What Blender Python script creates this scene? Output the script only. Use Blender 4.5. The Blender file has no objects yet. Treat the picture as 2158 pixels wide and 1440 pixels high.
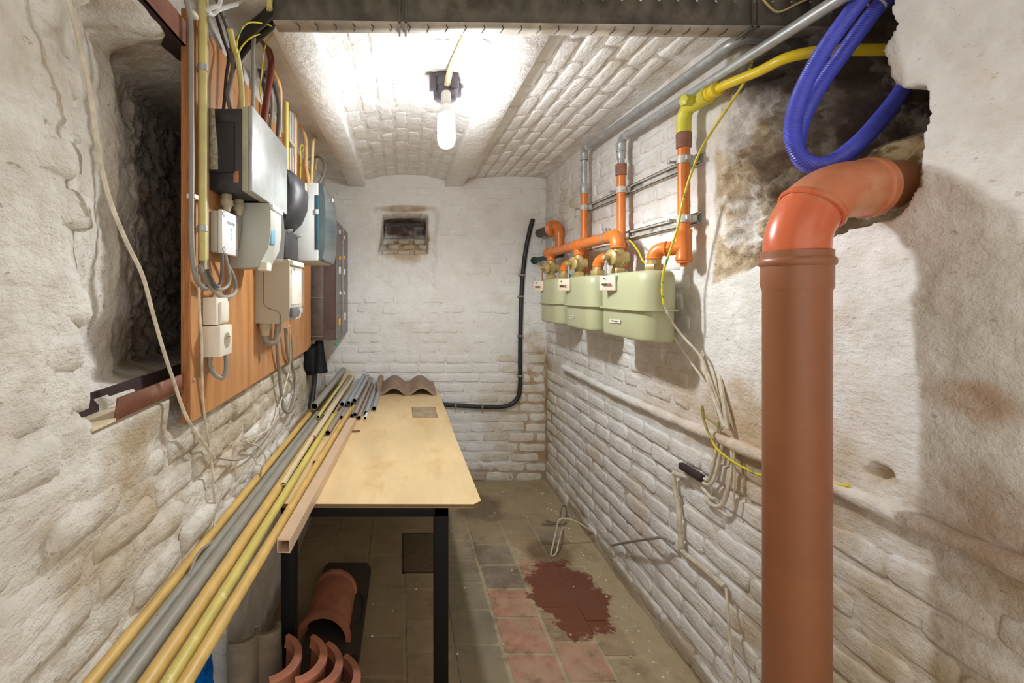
import bpy, bmesh, math, random
import numpy as np
from mathutils import Vector, Matrix, Euler

random.seed(11)
PI = math.pi
sc = bpy.context.scene
COL = sc.collection

# ------------------------------------------------------------------ camera, world, exposure
CX, CY, F, CZ = 845.0, 615.0, 960.0, 1.46        # principal point and focal length in pixels of a 2158 px wide frame, eye height
cam = bpy.data.cameras.new('camera')
cam.sensor_width = 36.0
cam.lens = F / 2158 * 36.0
cam.shift_x = (1079 - CX) / 2158
cam.shift_y = -(720 - CY) / 2158
cam.clip_start = 0.02
cam_o = bpy.data.objects.new('camera', cam)
COL.objects.link(cam_o)
cam_o.location = (0, 0, CZ)
cam_o.rotation_euler = (PI / 2, 0, 0)
sc.camera = cam_o

w = bpy.data.worlds.new('world')
sc.world = w
w.use_nodes = True
bg = w.node_tree.nodes['Background']
bg.inputs[0].default_value = (1.0, 0.94, 0.86, 1)
bg.inputs[1].default_value = 1.15
BULB_POWER = 112.0
ADDED_SPOT = 25.0        # watts of the spot added under the bulb to brighten the room below

sc.view_settings.view_transform = 'Standard'
sc.view_settings.look = 'None'
sc.view_settings.exposure = 0.5
sc.view_settings.gamma = 1.0
sc.view_settings.use_curve_mapping = False
sc.cycles.use_denoising = True
sc.cycles.max_bounces = 10
sc.cycles.diffuse_bounces = 6
sc.cycles.caustics_reflective = False
sc.cycles.caustics_refractive = False
sc.cycles.sample_clamp_indirect = 4.0


# ------------------------------------------------------------------ where a sight line meets a plane of the room
def pY(x, y, Y): return Vector(((x - CX) / F * Y, Y, CZ - (y - CY) / F * Y))
def pX(x, y, X): return pY(x, y, X * F / (x - CX))
def pZ(x, y, z): return pY(x, y, (CZ - z) * F / (y - CY))


# ------------------------------------------------------------------ noise for relief
def _hash(ix, iy, s):
    h = (ix.astype(np.int64) * 374761393 + iy.astype(np.int64) * 668265263 + s * 974634773) & 0xffffffff
    h = ((h ^ (h >> 13)) * 1274126177) & 0xffffffff
    return ((h ^ (h >> 16)) & 0xffffff) / float(0xffffff)

def vnoise(x, y, s=0):
    x = np.asarray(x, float); y = np.asarray(y, float)
    ix, iy = np.floor(x), np.floor(y)
    fx, fy = x - ix, y - iy
    fx = fx * fx * fx * (fx * (fx * 6 - 15) + 10); fy = fy * fy * fy * (fy * (fy * 6 - 15) + 10)
    a = _hash(ix, iy, s); b = _hash(ix + 1, iy, s); c = _hash(ix, iy + 1, s); d = _hash(ix + 1, iy + 1, s)
    return (a + (b - a) * fx) * (1 - fy) + (c + (d - c) * fx) * fy

def fbm(x, y, scale, s=0, o=4, g=0.5):
    t = 0; a = 1; n = 0
    for k in range(o):
        t = t + a * (vnoise(x * scale, y * scale, s + k * 17) * 2 - 1); n += a
        a *= g; scale *= 2.03
    return t / n

def sstep(a, b, x):
    t = np.clip((x - a) / (b - a), 0, 1)
    return t * t * (3 - 2 * t)

def poly_sd(px, py, poly):
    d = np.full(px.shape, 1e9); ins = np.zeros(px.shape, bool)
    n = len(poly)
    for i in range(n):
        ax, ay = poly[i]; bx, by = poly[(i + 1) % n]
        ex, ey = bx - ax, by - ay
        t = np.clip(((px - ax) * ex + (py - ay) * ey) / (ex * ex + ey * ey + 1e-12), 0, 1)
        d = np.minimum(d, np.hypot(px - ax - t * ex, py - ay - t * ey))
        c = ((ay > py) != (by > py)) & (px < (bx - ax) * (py - ay) / (by - ay + 1e-12) + ax)
        ins ^= c
    return np.where(ins, d, -d)


# ------------------------------------------------------------------ materials
def S(r, g, b):
    f = lambda c: (c / 255 / 12.92) if c / 255 <= 0.04045 else ((c / 255 + 0.055) / 1.055) ** 2.4
    return (f(r), f(g), f(b), 1.0)

class NT:
    def __init__(s, name):
        s.m = bpy.data.materials.new(name); s.m.use_nodes = True
        s.t = s.m.node_tree; s.b = s.t.nodes['Principled BSDF']
        s.pos = s.t.nodes.new('ShaderNodeNewGeometry').outputs['Position']
    def n(s, k): return s.t.nodes.new(k)
    def l(s, a, b): s.t.links.new(a, b)
    def put(s, sock, v):
        if isinstance(v, bpy.types.NodeSocket): s.l(v, sock)
        else: sock.default_value = v
    def noise(s, scale, detail=4, rough=0.55, vec=None, dist=0.0):
        q = s.n('ShaderNodeTexNoise'); q.inputs['Scale'].default_value = scale
        q.inputs['Detail'].default_value = detail; q.inputs['Roughness'].default_value = rough
        q.inputs['Distortion'].default_value = dist
        s.l(vec or s.pos, q.inputs['Vector']); return q.outputs['Fac']
    def ramp(s, v, a, b, lo=0.0, hi=1.0):
        q = s.n('ShaderNodeMapRange'); q.interpolation_type = 'SMOOTHSTEP'
        s.put(q.inputs[0], v); q.inputs[1].default_value = a; q.inputs[2].default_value = b
        q.inputs[3].default_value = lo; q.inputs[4].default_value = hi
        return q.outputs[0]
    def mix(s, f, a, b):
        q = s.n('ShaderNodeMix'); q.data_type = 'RGBA'
        s.put(q.inputs[0], f); s.put(q.inputs[6], a); s.put(q.inputs[7], b); return q.outputs[2]
    def math(s, op, a, b=0.0):
        q = s.n('ShaderNodeMath'); q.operation = op
        s.put(q.inputs[0], a); s.put(q.inputs[1], b); return q.outputs[0]
    def scaled(s, v3):
        q = s.n('ShaderNodeVectorMath'); q.operation = 'MULTIPLY'
        s.l(s.pos, q.inputs[0]); q.inputs[1].default_value = v3; return q.outputs[0]
    def blob(s, c, r, wob, k=0.9, inner=0.55):
        a = s.n('ShaderNodeVectorMath'); a.operation = 'SUBTRACT'
        s.l(s.pos, a.inputs[0]); a.inputs[1].default_value = c
        d = s.n('ShaderNodeVectorMath'); d.operation = 'DIVIDE'
        s.l(a.outputs[0], d.inputs[0]); d.inputs[1].default_value = r
        e = s.n('ShaderNodeVectorMath'); e.operation = 'LENGTH'; s.l(d.outputs[0], e.inputs[0])
        v = s.math('ADD', e.outputs['Value'], s.math('MULTIPLY', s.math('SUBTRACT', wob, 0.5), k))
        return s.ramp(v, 1.0, inner)
    def attr(s, name):
        q = s.n('ShaderNodeAttribute'); q.attribute_name = name; return q.outputs['Fac']
    def bump(s, h, strength, dist):
        q = s.n('ShaderNodeBump'); q.inputs['Strength'].default_value = strength
        q.inputs['Distance'].default_value = dist; s.l(h, q.inputs['Height']); s.l(q.outputs[0], s.b.inputs['Normal'])
    def out(s, col, rough=0.5, metal=0.0, spec=0.5):
        s.put(s.b.inputs['Base Color'], col); s.put(s.b.inputs['Roughness'], rough)
        s.b.inputs['Metallic'].default_value = metal; s.b.inputs['Specular IOR Level'].default_value = spec
        return s.m

_mc = {}
def mat(name, col, rough=0.5, metal=0.0, var=0.12, vs=14, col2=None, lo=0.5, hi=0.7, c2s=9, bump=0.0, bs=90, spec=0.5, stretch=None):
    if name in _mc: return _mc[name]
    k = NT(name)
    vec = k.scaled(stretch) if stretch else None
    n = k.noise(vs, 4, 0.6, vec)
    dk = tuple(c * (1 - var * 1.6) for c in col[:3]) + (1,)
    lt = tuple(min(1, c * (1 + var)) for c in col[:3]) + (1,)
    c = k.mix(k.ramp(n, 0.3, 0.7), dk, lt)
    if col2: c = k.mix(k.ramp(k.noise(c2s, 5, 0.65, vec), lo, hi), c, col2)
    if bump: k.bump(k.noise(bs, 4, 0.6, vec), bump, 0.003)
    _mc[name] = k.out(c, k.ramp(n, 0.2, 0.8, max(0, rough - 0.08), min(1, rough + 0.08)), metal, spec)
    return _mc[name]

def wash(name, A, B, dirt, dirt_amt, stains=(), raw1=None, raw2=None, recess_dark=None, speck=S(120, 105, 88), speck_amt=0.5, bumps=1.0, grain=None, d_lo=0.5, d_hi=0.72, skirt=None, bd=0.010):
    k = NT(name)
    n1 = k.noise(2.3, 6, 0.62); n2 = k.noise(11, 6, 0.6)
    n3 = k.noise(48, 5, 0.62, k.scaled(grain) if grain else None); n4 = k.noise(170, 3, 0.6)
    c = k.mix(k.ramp(n2, 0.32, 0.68), A, B)
    c = k.mix(k.math('MULTIPLY', k.ramp(n1, d_lo, d_hi), dirt_amt), c, dirt)
    c = k.mix(k.math('MULTIPLY', k.ramp(n3, 0.63, 0.72), speck_amt), c, speck)
    wob = k.noise(7, 6, 0.65)
    for ctr, rad, col, amt, inner in stains:
        f = k.math('MULTIPLY', k.blob(ctr, rad, wob, 0.9, inner), k.ramp(n2, 0.25, 0.6, amt * 0.55, amt))
        c = k.mix(f, c, col)
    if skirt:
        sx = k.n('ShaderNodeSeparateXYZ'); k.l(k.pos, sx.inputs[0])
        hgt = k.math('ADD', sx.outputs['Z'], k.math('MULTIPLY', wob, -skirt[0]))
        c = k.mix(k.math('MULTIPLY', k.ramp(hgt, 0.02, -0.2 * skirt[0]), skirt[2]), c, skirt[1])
    if raw1:
        r = k.mix(k.ramp(k.noise(16, 6, 0.7), 0.38, 0.62), raw1, raw2)
        r = k.mix(k.ramp(n3, 0.60, 0.70, 0, 0.6), r, S(84, 70, 58))
        r = k.mix(k.ramp(n1, 0.54, 0.62, 0, 0.7), r, A)
        c = k.mix(k.attr('raw'), c, r)
    if recess_dark: c = k.mix(k.attr('soot'), c, recess_dark)
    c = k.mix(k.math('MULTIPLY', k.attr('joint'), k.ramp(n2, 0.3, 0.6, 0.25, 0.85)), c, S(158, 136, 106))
    h = k.math('ADD', k.math('MULTIPLY', n3, 0.55 * bumps), k.math('ADD', k.math('MULTIPLY', n2, 1.3), k.math('MULTIPLY', n4, 0.18 * bumps)))
    k.bump(h, 1.0, bd)
    return k.out(c, 0.92, 0, 0.2)

WHITE, WHITE2 = S(233, 232, 230), S(217, 214, 208)
M_back = wash('whitewash_back', WHITE, S(226, 224, 218), S(190, 178, 158), 0.35, [
    ((1.06, 3.5, 0.55), (0.30, 0.5, 0.72), S(164, 130, 86), 0.9, 0.45),
    ((0.85, 3.5, 0.55), (0.36, 0.5, 0.33), S(180, 155, 118), 0.45, 0.3),
    ((0.05, 3.55, 1.83), (0.24, 0.5, 0.19), S(178, 150, 110), 0.75, 0.55),
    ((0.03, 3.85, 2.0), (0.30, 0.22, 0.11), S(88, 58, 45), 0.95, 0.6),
    ((0.03, 3.52, 2.10), (0.26, 0.2, 0.035), S(165, 140, 100), 0.8, 0.5)],
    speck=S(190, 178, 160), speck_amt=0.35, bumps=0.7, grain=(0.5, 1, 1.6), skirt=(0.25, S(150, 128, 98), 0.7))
M_brickclean = wash('whitewash_corner_brick', S(226, 222, 212), S(206, 198, 182), S(176, 154, 120), 0.5, speck=S(170, 150, 120), speck_amt=0.5, bumps=0.9)
M_right = wash('whitewash_right', WHITE, WHITE2, S(196, 170, 132), 0.6, [
    ((1.11, 1.35, 0.95), (0.5, 0.45, 0.33), S(186, 156, 114), 0.75, 0.3),
    ((1.11, 0.82, 1.00), (0.4, 0.22, 0.16), S(150, 110, 62), 0.65, 0.3),
    ((1.11, 0.88, 1.25), (0.4, 0.13, 0.06), S(170, 125, 72), 0.6, 0.3),
    ((1.11, 1.75, 1.05), (0.4, 0.5, 0.2), S(190, 162, 124), 0.5, 0.3),
    ((1.11, 1.0, 0.45), (0.4, 0.6, 0.6), S(172, 150, 112), 0.8, 0.2),
    ((1.11, 3.45, 0.5), (0.3, 0.32, 0.62), S(164, 130, 86), 0.85, 0.45)],
    raw1=S(200, 183, 156), raw2=S(156, 137, 112), recess_dark=S(62, 53, 50), speck=S(160, 140, 114), speck_amt=0.6, skirt=(0.22, S(160, 140, 108), 0.75), grain=(1, 0.7, 1.5))
M_left = wash('whitewash_left', S(229, 226, 219), S(208, 202, 192), S(182, 160, 124), 0.85, [
    ((-0.575, 1.9, 1.03), (0.3, 1.0, 0.10), S(172, 160, 138), 0.9, 0.6),
    ((-0.575, 2.75, 0.95), (0.3, 0.4, 0.3), S(170, 158, 136), 0.8, 0.5),
    ((-0.6, 1.1, 1.16), (0.3, 0.3, 0.06), S(150, 132, 96), 0.7, 0.3),
    ((-0.6, 0.95, 1.70), (0.3, 0.25, 0.3), S(196, 188, 174), 0.6, 0.3)],
    raw1=S(168, 158, 146), raw2=S(112, 100, 92), recess_dark=S(58, 50, 48), speck=S(138, 122, 100), speck_amt=0.7, bumps=1.1, bd=0.012, grain=(1, 0.7, 1.5), skirt=(0.2, S(120, 105, 82), 0.6))
M_ceil = wash('whitewash_ceiling', S(243, 242, 240), S(234, 232, 228), S(205, 192, 170), 0.5, [
    ((-0.5, 2.2, 2.3), (0.09, 1.6, 0.3), S(196, 180, 160), 0.6, 0.4)],
    speck=S(150, 128, 100), speck_amt=0.45, bumps=1.0, grain=(1.6, 0.7, 1))
M_joist = wash('joist_paint', S(240, 239, 237), S(230, 228, 225), S(200, 188, 170), 0.3, speck=S(196, 190, 180), speck_amt=0.5, bumps=0.8)
M_joint = wash('joint_dirt', S(214, 206, 192), S(190, 176, 154), S(150, 128, 98), 0.7, speck=S(110, 92, 72), speck_amt=0.5)

def floor_mat(name, c1, c2, dust_amt):
    k = NT(name)
    n1 = k.noise(3.2, 7, 0.66); n2 = k.noise(16, 6, 0.62); n3 = k.noise(70, 4, 0.6)
    c = k.mix(k.ramp(n2, 0.3, 0.7), c1, c2)
    c = k.mix(k.math('MULTIPLY', k.ramp(n1, 0.36, 0.62), dust_amt), c, S(178, 162, 130))
    wob = k.noise(9, 7, 0.7)
    blo = k.ramp(k.noise(5.5, 7, 0.7), 0.52, 0.64, 0, 0.6)
    c = k.mix(blo, c, S(104, 88, 66))
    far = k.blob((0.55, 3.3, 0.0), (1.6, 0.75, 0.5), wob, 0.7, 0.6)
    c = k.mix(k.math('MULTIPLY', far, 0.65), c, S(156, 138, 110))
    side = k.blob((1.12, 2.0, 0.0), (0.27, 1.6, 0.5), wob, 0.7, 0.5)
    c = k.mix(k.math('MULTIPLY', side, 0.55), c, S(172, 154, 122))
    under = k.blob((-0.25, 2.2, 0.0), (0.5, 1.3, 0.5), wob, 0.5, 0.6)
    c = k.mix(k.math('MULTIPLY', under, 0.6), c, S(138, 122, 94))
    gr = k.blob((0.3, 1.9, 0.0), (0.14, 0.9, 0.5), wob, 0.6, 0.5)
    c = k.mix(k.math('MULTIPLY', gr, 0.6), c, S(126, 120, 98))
    wet = k.blob((0.80, 2.20, 0.0), (0.185, 0.29, 0.3), wob, 1.5, 0.9)
    wet2 = k.blob((0.83, 2.55, 0.0), (0.15, 0.16, 0.3), wob, 0.5, 0.6)
    wet3 = k.blob((0.52, 3.1, 0.0), (0.22, 0.25, 0.3), wob, 1.1, 0.5)
    c = k.mix(k.math('MULTIPLY', wet2, 0.6), c, S(92, 72, 46))
    c = k.mix(k.math('MULTIPLY', wet3, 0.6), c, S(88, 66, 44))
    c = k.mix(k.math('MULTIPLY', wet, 0.93), c, S(112, 58, 40))
    c = k.mix(k.ramp(n3, 0.66, 0.74, 0, 0.5), c, S(96, 84, 66))
    k.bump(k.math('ADD', n2, k.math('MULTIPLY', n3, 0.5)), 0.5, 0.004)
    return k.out(c, k.ramp(wet, 0.2, 0.8, 0.85, 0.32), 0, 0.4)

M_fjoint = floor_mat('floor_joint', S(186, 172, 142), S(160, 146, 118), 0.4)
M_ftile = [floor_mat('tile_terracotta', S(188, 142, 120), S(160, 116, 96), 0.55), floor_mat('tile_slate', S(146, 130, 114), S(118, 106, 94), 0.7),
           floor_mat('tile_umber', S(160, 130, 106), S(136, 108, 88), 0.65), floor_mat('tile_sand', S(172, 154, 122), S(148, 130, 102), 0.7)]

M_board = mat('varnished_plywood', S(184, 130, 80), 0.45, var=0.1, vs=5, col2=S(156, 100, 54), lo=0.42, hi=0.75, c2s=4, stretch=(4, 6, 0.7), bump=0.15)
M_boardedge = mat('plywood_edge', S(166, 106, 56), 0.6, var=0.2, vs=12, stretch=(40, 2, 1), col2=S(110, 66, 34), c2s=9)
M_ply = mat('table_plywood', S(222, 196, 148), 0.6, var=0.07, vs=5, stretch=(1.2, 0.5, 1), col2=S(204, 172, 122), lo=0.48, hi=0.74, c2s=7, bump=0.06)
M_plyedge = mat('table_edge', S(120, 92, 62), 0.7)
M_black = mat('black_paint', S(17, 17, 17), 0.6, col2=S(90, 88, 82), lo=0.72, hi=0.76, c2s=60, spec=0.2)
M_bakelite = mat('black_bakelite', S(44, 42, 44), 0.5, col2=S(84, 80, 82), lo=0.55, hi=0.8, c2s=10)
M_bakelite2 = mat('violet_bakelite', S(98, 90, 100), 0.45)
M_steelface = mat('dull_steel_cover', S(176, 178, 176), 0.38, 0.25, var=0.12, vs=6, col2=S(150, 152, 150), c2s=12)
M_edgeplate = mat('greenish_frame', S(170, 166, 142), 0.5)
M_rust = mat('rust_red_steel', S(126, 78, 60), 0.75, col2=S(150, 110, 90), lo=0.45, hi=0.7, c2s=12, bump=0.3)
M_rustdark = mat('dark_rust_steel', S(52, 36, 34), 0.75, col2=S(84, 54, 44), lo=0.5, hi=0.75, c2s=15, bump=0.3)
M_galv = mat('galvanised_steel', S(172, 174, 174), 0.42, 0.4, var=0.12, vs=25, col2=S(196, 196, 190), lo=0.6, hi=0.75, c2s=30)
M_strut = mat('strut_steel', S(192, 190, 182), 0.5, 0.1, col2=S(205, 200, 190), lo=0.55, hi=0.7, c2s=20)
M_traylit = mat('tray_underside', S(196, 188, 176), 0.6, 0.1, var=0.15, vs=9, col2=S(160, 148, 132), lo=0.5, hi=0.7, c2s=8)  # paler than the front steel, lamp light on it put into the colour
M_tray = mat('grimy_tray_steel', S(104, 98, 88), 0.7, 0.3, var=0.2, vs=9, col2=S(70, 64, 56), lo=0.45, hi=0.7, c2s=6)
M_orange = mat('orange_paint', S(212, 118, 46), 0.36, var=0.07, vs=20, col2=S(186, 96, 36), lo=0.6, hi=0.8, c2s=35)
M_brownsock = mat('rusty_socket', S(140, 96, 78), 0.7, var=0.2, vs=30)
M_brass = mat('aged_brass', S(182, 158, 104), 0.42, 0.25, var=0.16, vs=30)
M_olive = mat('meter_green', S(177, 179, 142), 0.42, var=0.03, vs=6)
M_ivory = mat('ivory_plastic', S(222, 216, 200), 0.45, var=0.05)
M_dial = mat('dial_card', S(226, 208, 184), 0.6, var=0.05)
M_ink = mat('ink', S(60, 54, 48), 0.8)
M_redink = mat('red_ink', S(172, 92, 84), 0.8)
M_yellow = mat('yellow_pipe', S(222, 196, 34), 0.38, var=0.06)
M_yellow2 = mat('yellow_fitting', S(206, 198, 66), 0.45, var=0.1)
M_pvcbrown = mat('brown_pvc', S(148, 94, 64), 0.42, var=0.06, vs=5, col2=S(170, 116, 88), lo=0.55, hi=0.8, c2s=6, spec=0.5)
M_pvcorange = mat('orange_pvc', S(206, 104, 66), 0.25, var=0.06, vs=5, col2=S(196, 128, 96), lo=0.5, hi=0.75, c2s=7)
M_pvcdusty = mat('dusty_orange_pvc', S(196, 118, 80), 0.4, var=0.08, vs=6, col2=S(200, 146, 112), lo=0.45, hi=0.75, c2s=9)
M_blue = mat('blue_hose', S(80, 88, 208), 0.38, var=0.08)
M_bluelight = mat('blue_plastic', S(0, 120, 236), 0.6, var=0.35, vs=30, spec=0.15, col2=S(10, 50, 130), lo=0.5, hi=0.75, c2s=14)  # blue daylight put into the colour of the sheet
M_earth = mat('earth_wire', S(206, 190, 40), 0.5, var=0.05, col2=S(92, 140, 50), lo=0.58, hi=0.62, c2s=40)
M_earth2 = mat('dirty_earth_wire', S(160, 148, 88), 0.6, col2=S(96, 98, 62), c2s=40)
M_paintcable = mat('painted_cable', S(206, 196, 176), 0.8, var=0.15, vs=30, col2=S(150, 132, 104), lo=0.6, hi=0.8, c2s=20)
M_greycable = mat('grey_cable', S(142, 138, 130), 0.5, var=0.08)
M_dkcable = mat('dark_grey_cable', S(92, 88, 84), 0.55)
M_whitecable = mat('white_cable', S(214, 214, 212), 0.5)
M_creamcable = mat('cream_tube', S(218, 200, 138), 0.45)
M_peach = mat('peach_tube', S(224, 182, 126), 0.45)
M_winered = mat('wine_red_tube', S(112, 52, 40), 0.42)
M_blackcable = mat('black_cable', S(36, 36, 35), 0.5, col2=S(150, 145, 135), lo=0.66, hi=0.72, c2s=50)
M_conduit = mat('cream_conduit', S(220, 208, 168), 0.42, var=0.06, vs=6)
M_dullyel = mat('dull_yellow_tube', S(198, 186, 118), 0.45, var=0.08)
M_trunk = mat('beige_trunking', S(186, 176, 150), 0.5)
M_gbox = mat('grey_box', S(178, 178, 168), 0.5, var=0.04, vs=5)
M_gbox2 = mat('warm_grey_box', S(180, 175, 158), 0.5, var=0.04, vs=5)
M_wbox = mat('white_box', S(222, 222, 222), 0.45, var=0.03)
M_lightgrey = mat('light_grey_box', S(196, 198, 196), 0.45, var=0.03)
M_bluetag = mat('blue_window', S(108, 176, 206), 0.4)
M_terra = mat('terracotta', S(176, 112, 84), 0.8, var=0.12, vs=10, bump=0.3, col2=S(150, 96, 76), c2s=6)
M_concrete = mat('grey_concrete_tile', S(136, 122, 104), 0.85, var=0.12, vs=18, bump=0.4)
M_conctile = mat('brown_concrete_tile', S(150, 126, 108), 0.85, var=0.12, vs=25, bump=0.4, bs=200)
M_slab = mat('dark_slab', S(64, 54, 44), 0.7, var=0.2, vs=12)
M_rubber = mat('black_rubber', S(24, 24, 26), 0.6)
M_greypvc = mat('grey_pvc', S(150, 147, 136), 0.45, var=0.05)
M_bluegrey = mat('bluegrey_pvc', S(158, 163, 166), 0.45, var=0.05)
M_taupe = mat('taupe_pvc', S(160, 144, 134), 0.5, var=0.05)
M_tubeyel = mat('tube_yellow', S(208, 192, 104), 0.45, var=0.06, col2=S(226, 214, 150), lo=0.62, hi=0.7, c2s=18)
M_tubeora = mat('tube_amber', S(212, 176, 102), 0.45, var=0.08, col2=S(176, 132, 66), lo=0.66, hi=0.72, c2s=22)
M_duct = mat('duct_pinkish', S(206, 178, 148), 0.5, var=0.04)
M_strip = mat('strip_cream', S(224, 208, 176), 0.5, var=0.04)
M_hollow = mat('tube_inside', S(20, 19, 18), 0.9)
M_green = mat('green_pipe', S(30, 62, 54), 0.5)
M_teal = mat('teal_cap', S(20, 158, 120), 0.5)
M_yelcap = mat('amber_knob', S(226, 176, 40), 0.45)
M_bulbcap = mat('bulb_collar', S(226, 226, 226), 0.5)
M_holder = mat('lamp_holder_white', S(214, 212, 204), 0.5)
M_timber = mat('timber', S(140, 112, 80), 0.8)

def glass(name, col, alpha):
    k = NT(name)
    n = k.noise(8, 4)
    c = k.mix(k.ramp(n, 0.3, 0.7), col, tuple(x * 0.8 for x in col[:3]) + (1,))
    k.b.inputs['Alpha'].default_value = 1 - alpha
    return k.out(c, 0.12, 0, 0.5)
M_smoke = glass('smoked_plastic', S(108, 90, 84), 0.5)
M_tealglass = glass('teal_plastic', S(92, 104, 106), 0.25)
M_clear = glass('clear_plastic', S(236, 236, 230), 0.85)

k = NT('bulb_light')
k.b.inputs['Emission Color'].default_value = (0.95, 0.98, 1.0, 1)
k.b.inputs['Emission Strength'].default_value = BULB_POWER
M_bulb = k.out(S(255, 255, 255), 0.5)


# ------------------------------------------------------------------ mesh helpers
def spline(pts, k=8):
    pts = [Vector(p) for p in pts]
    if len(pts) < 3:
        return [pts[0].lerp(pts[-1], i / k) for i in range(k + 1)]
    q = [pts[0] * 2 - pts[1]] + pts + [pts[-1] * 2 - pts[-2]]
    out = []
    for i in range(1, len(q) - 2):
        a, b, c, d = q[i - 1:i + 3]
        for j in range(k):
            t = j / k
            out.append(0.5 * ((2 * b) + (c - a) * t + (2 * a - 5 * b + 4 * c - d) * t * t + (3 * b - a - 3 * c + d) * t ** 3))
    out.append(pts[-1])
    return out

def frame_of(ax):
    ax = Vector(ax).normalized()
    u = Vector((0, 0, 1)) if abs(ax.z) < 0.9 else Vector((0, 1, 0))
    a = ax.cross(u).normalized()
    return a, ax.cross(a).normalized(), ax

class MB:
    def __init__(s): s.v = []; s.f = []
    def add(s, vs, fs):
        b = len(s.v); s.v += [tuple(v) for v in vs]; s.f += [tuple(i + b for i in f) for f in fs]; return s
    def box(s, lo, hi, bev=0.0, seg=2, mtx=None, taper=None):
        bm = bmesh.new(); bmesh.ops.create_cube(bm, size=1.0)
        lo = Vector(lo); hi = Vector(hi)
        for v in bm.verts: v.co = Vector(((lo[i] + hi[i]) / 2 + v.co[i] * (hi[i] - lo[i])) for i in range(3))
        if taper: taper(bm)
        if bev > 0:
            bmesh.ops.bevel(bm, geom=bm.edges[:], offset=bev, segments=seg, affect='EDGES', profile=0.5)
        if mtx: bm.transform(mtx)
        bm.verts.index_update()
        s.add([v.co for v in bm.verts], [[v.index for v in f.verts] for f in bm.faces]); bm.free(); return s
    def tube(s, pts, r, n=10, caps=True, hollow=0.0):
        pts = [Vector(p) for p in pts]; m = len(pts); vs = []; fs = []
        rr = r if callable(r) else (lambda i: r)
        T = [(pts[min(i + 1, m - 1)] - pts[max(i - 1, 0)]).normalized() for i in range(m)]
        a, b, _ = frame_of(T[0])
        for i in range(m):
            a = (a - T[i] * a.dot(T[i])).normalized(); b = T[i].cross(a)
            for j in range(n):
                th = 2 * PI * j / n
                vs.append(pts[i] + (a * math.cos(th) + b * math.sin(th)) * rr(i))
        for i in range(m - 1):
            for j in range(n):
                j2 = (j + 1) % n
                fs.append((i * n + j, i * n + j2, (i + 1) * n + j2, (i + 1) * n + j))
        if caps:
            fs.append(tuple(range(n - 1, -1, -1))); fs.append(tuple((m - 1) * n + j for j in range(n)))
        return s.add(vs, fs)
    def lathe(s, prof, o, ax, n=24, caps=True):
        a, b, z = frame_of(ax); o = Vector(o); vs = []; fs = []
        for r, h in prof:
            for j in range(n):
                th = 2 * PI * j / n
                vs.append(o + z * h + (a * math.cos(th) + b * math.sin(th)) * r)
        for i in range(len(prof) - 1):
            for j in range(n):
                j2 = (j + 1) % n
                fs.append((i * n + j, i * n + j2, (i + 1) * n + j2, (i + 1) * n + j))
        if caps:
            fs.append(tuple(range(n - 1, -1, -1))); fs.append(tuple((len(prof) - 1) * n + j for j in range(n)))
        return s.add(vs, fs)
    def cyl(s, a, b, r, n=16, r2=None):
        a = Vector(a); b = Vector(b)
        return s.lathe([(r, 0), (r if r2 is None else r2, (b - a).length)], a, b - a, n)
    def prism(s, outline, z0, z1, mtx):
        n = len(outline); vs = [mtx @ Vector((x, y, z)) for z in (z0, z1) for x, y in outline]
        fs = [tuple(range(n - 1, -1, -1)), tuple(range(n, 2 * n))]
        fs += [(i, (i + 1) % n, n + (i + 1) % n, n + i) for i in range(n)]
        return s.add(vs, fs)
    def build(s, name, m, parent=None, ang=38, solid=0.0, weld=False):
        me = bpy.data.meshes.new(name)
        me.from_pydata(s.v, [], s.f)
        bm = bmesh.new(); bm.from_mesh(me)
        if weld: bmesh.ops.remove_doubles(bm, verts=bm.verts[:], dist=1e-5)
        bmesh.ops.recalc_face_normals(bm, faces=bm.faces[:]); bm.to_mesh(me); bm.free()
        me.shade_smooth()
        try: me.set_sharp_from_angle(angle=math.radians(ang))
        except Exception: pass
        me.materials.append(m)
        o = bpy.data.objects.new(name, me); COL.objects.link(o)
        if solid:
            q = o.modifiers.new('thick', 'SOLIDIFY'); q.thickness = solid; q.offset = 0
        if parent: adopt(o, parent)
        return o

def world_of(o):
    m = Matrix.Translation(o.location)
    return m if o.parent is None else world_of(o.parent) @ o.matrix_parent_inverse @ m

def adopt(o, p):
    o.parent = p
    o.matrix_parent_inverse = world_of(p).inverted()

def tag(o, label, cat, group=None, kind=None):
    o['label'] = label; o['category'] = cat
    if group: o['group'] = group
    if kind: o['kind'] = kind
    return o

def thing(name, label, cat, loc, group=None):
    o = bpy.data.objects.new(name, None); COL.objects.link(o)
    o.location = loc; o.empty_display_size = 0.05
    return tag(o, label, cat, group)

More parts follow.
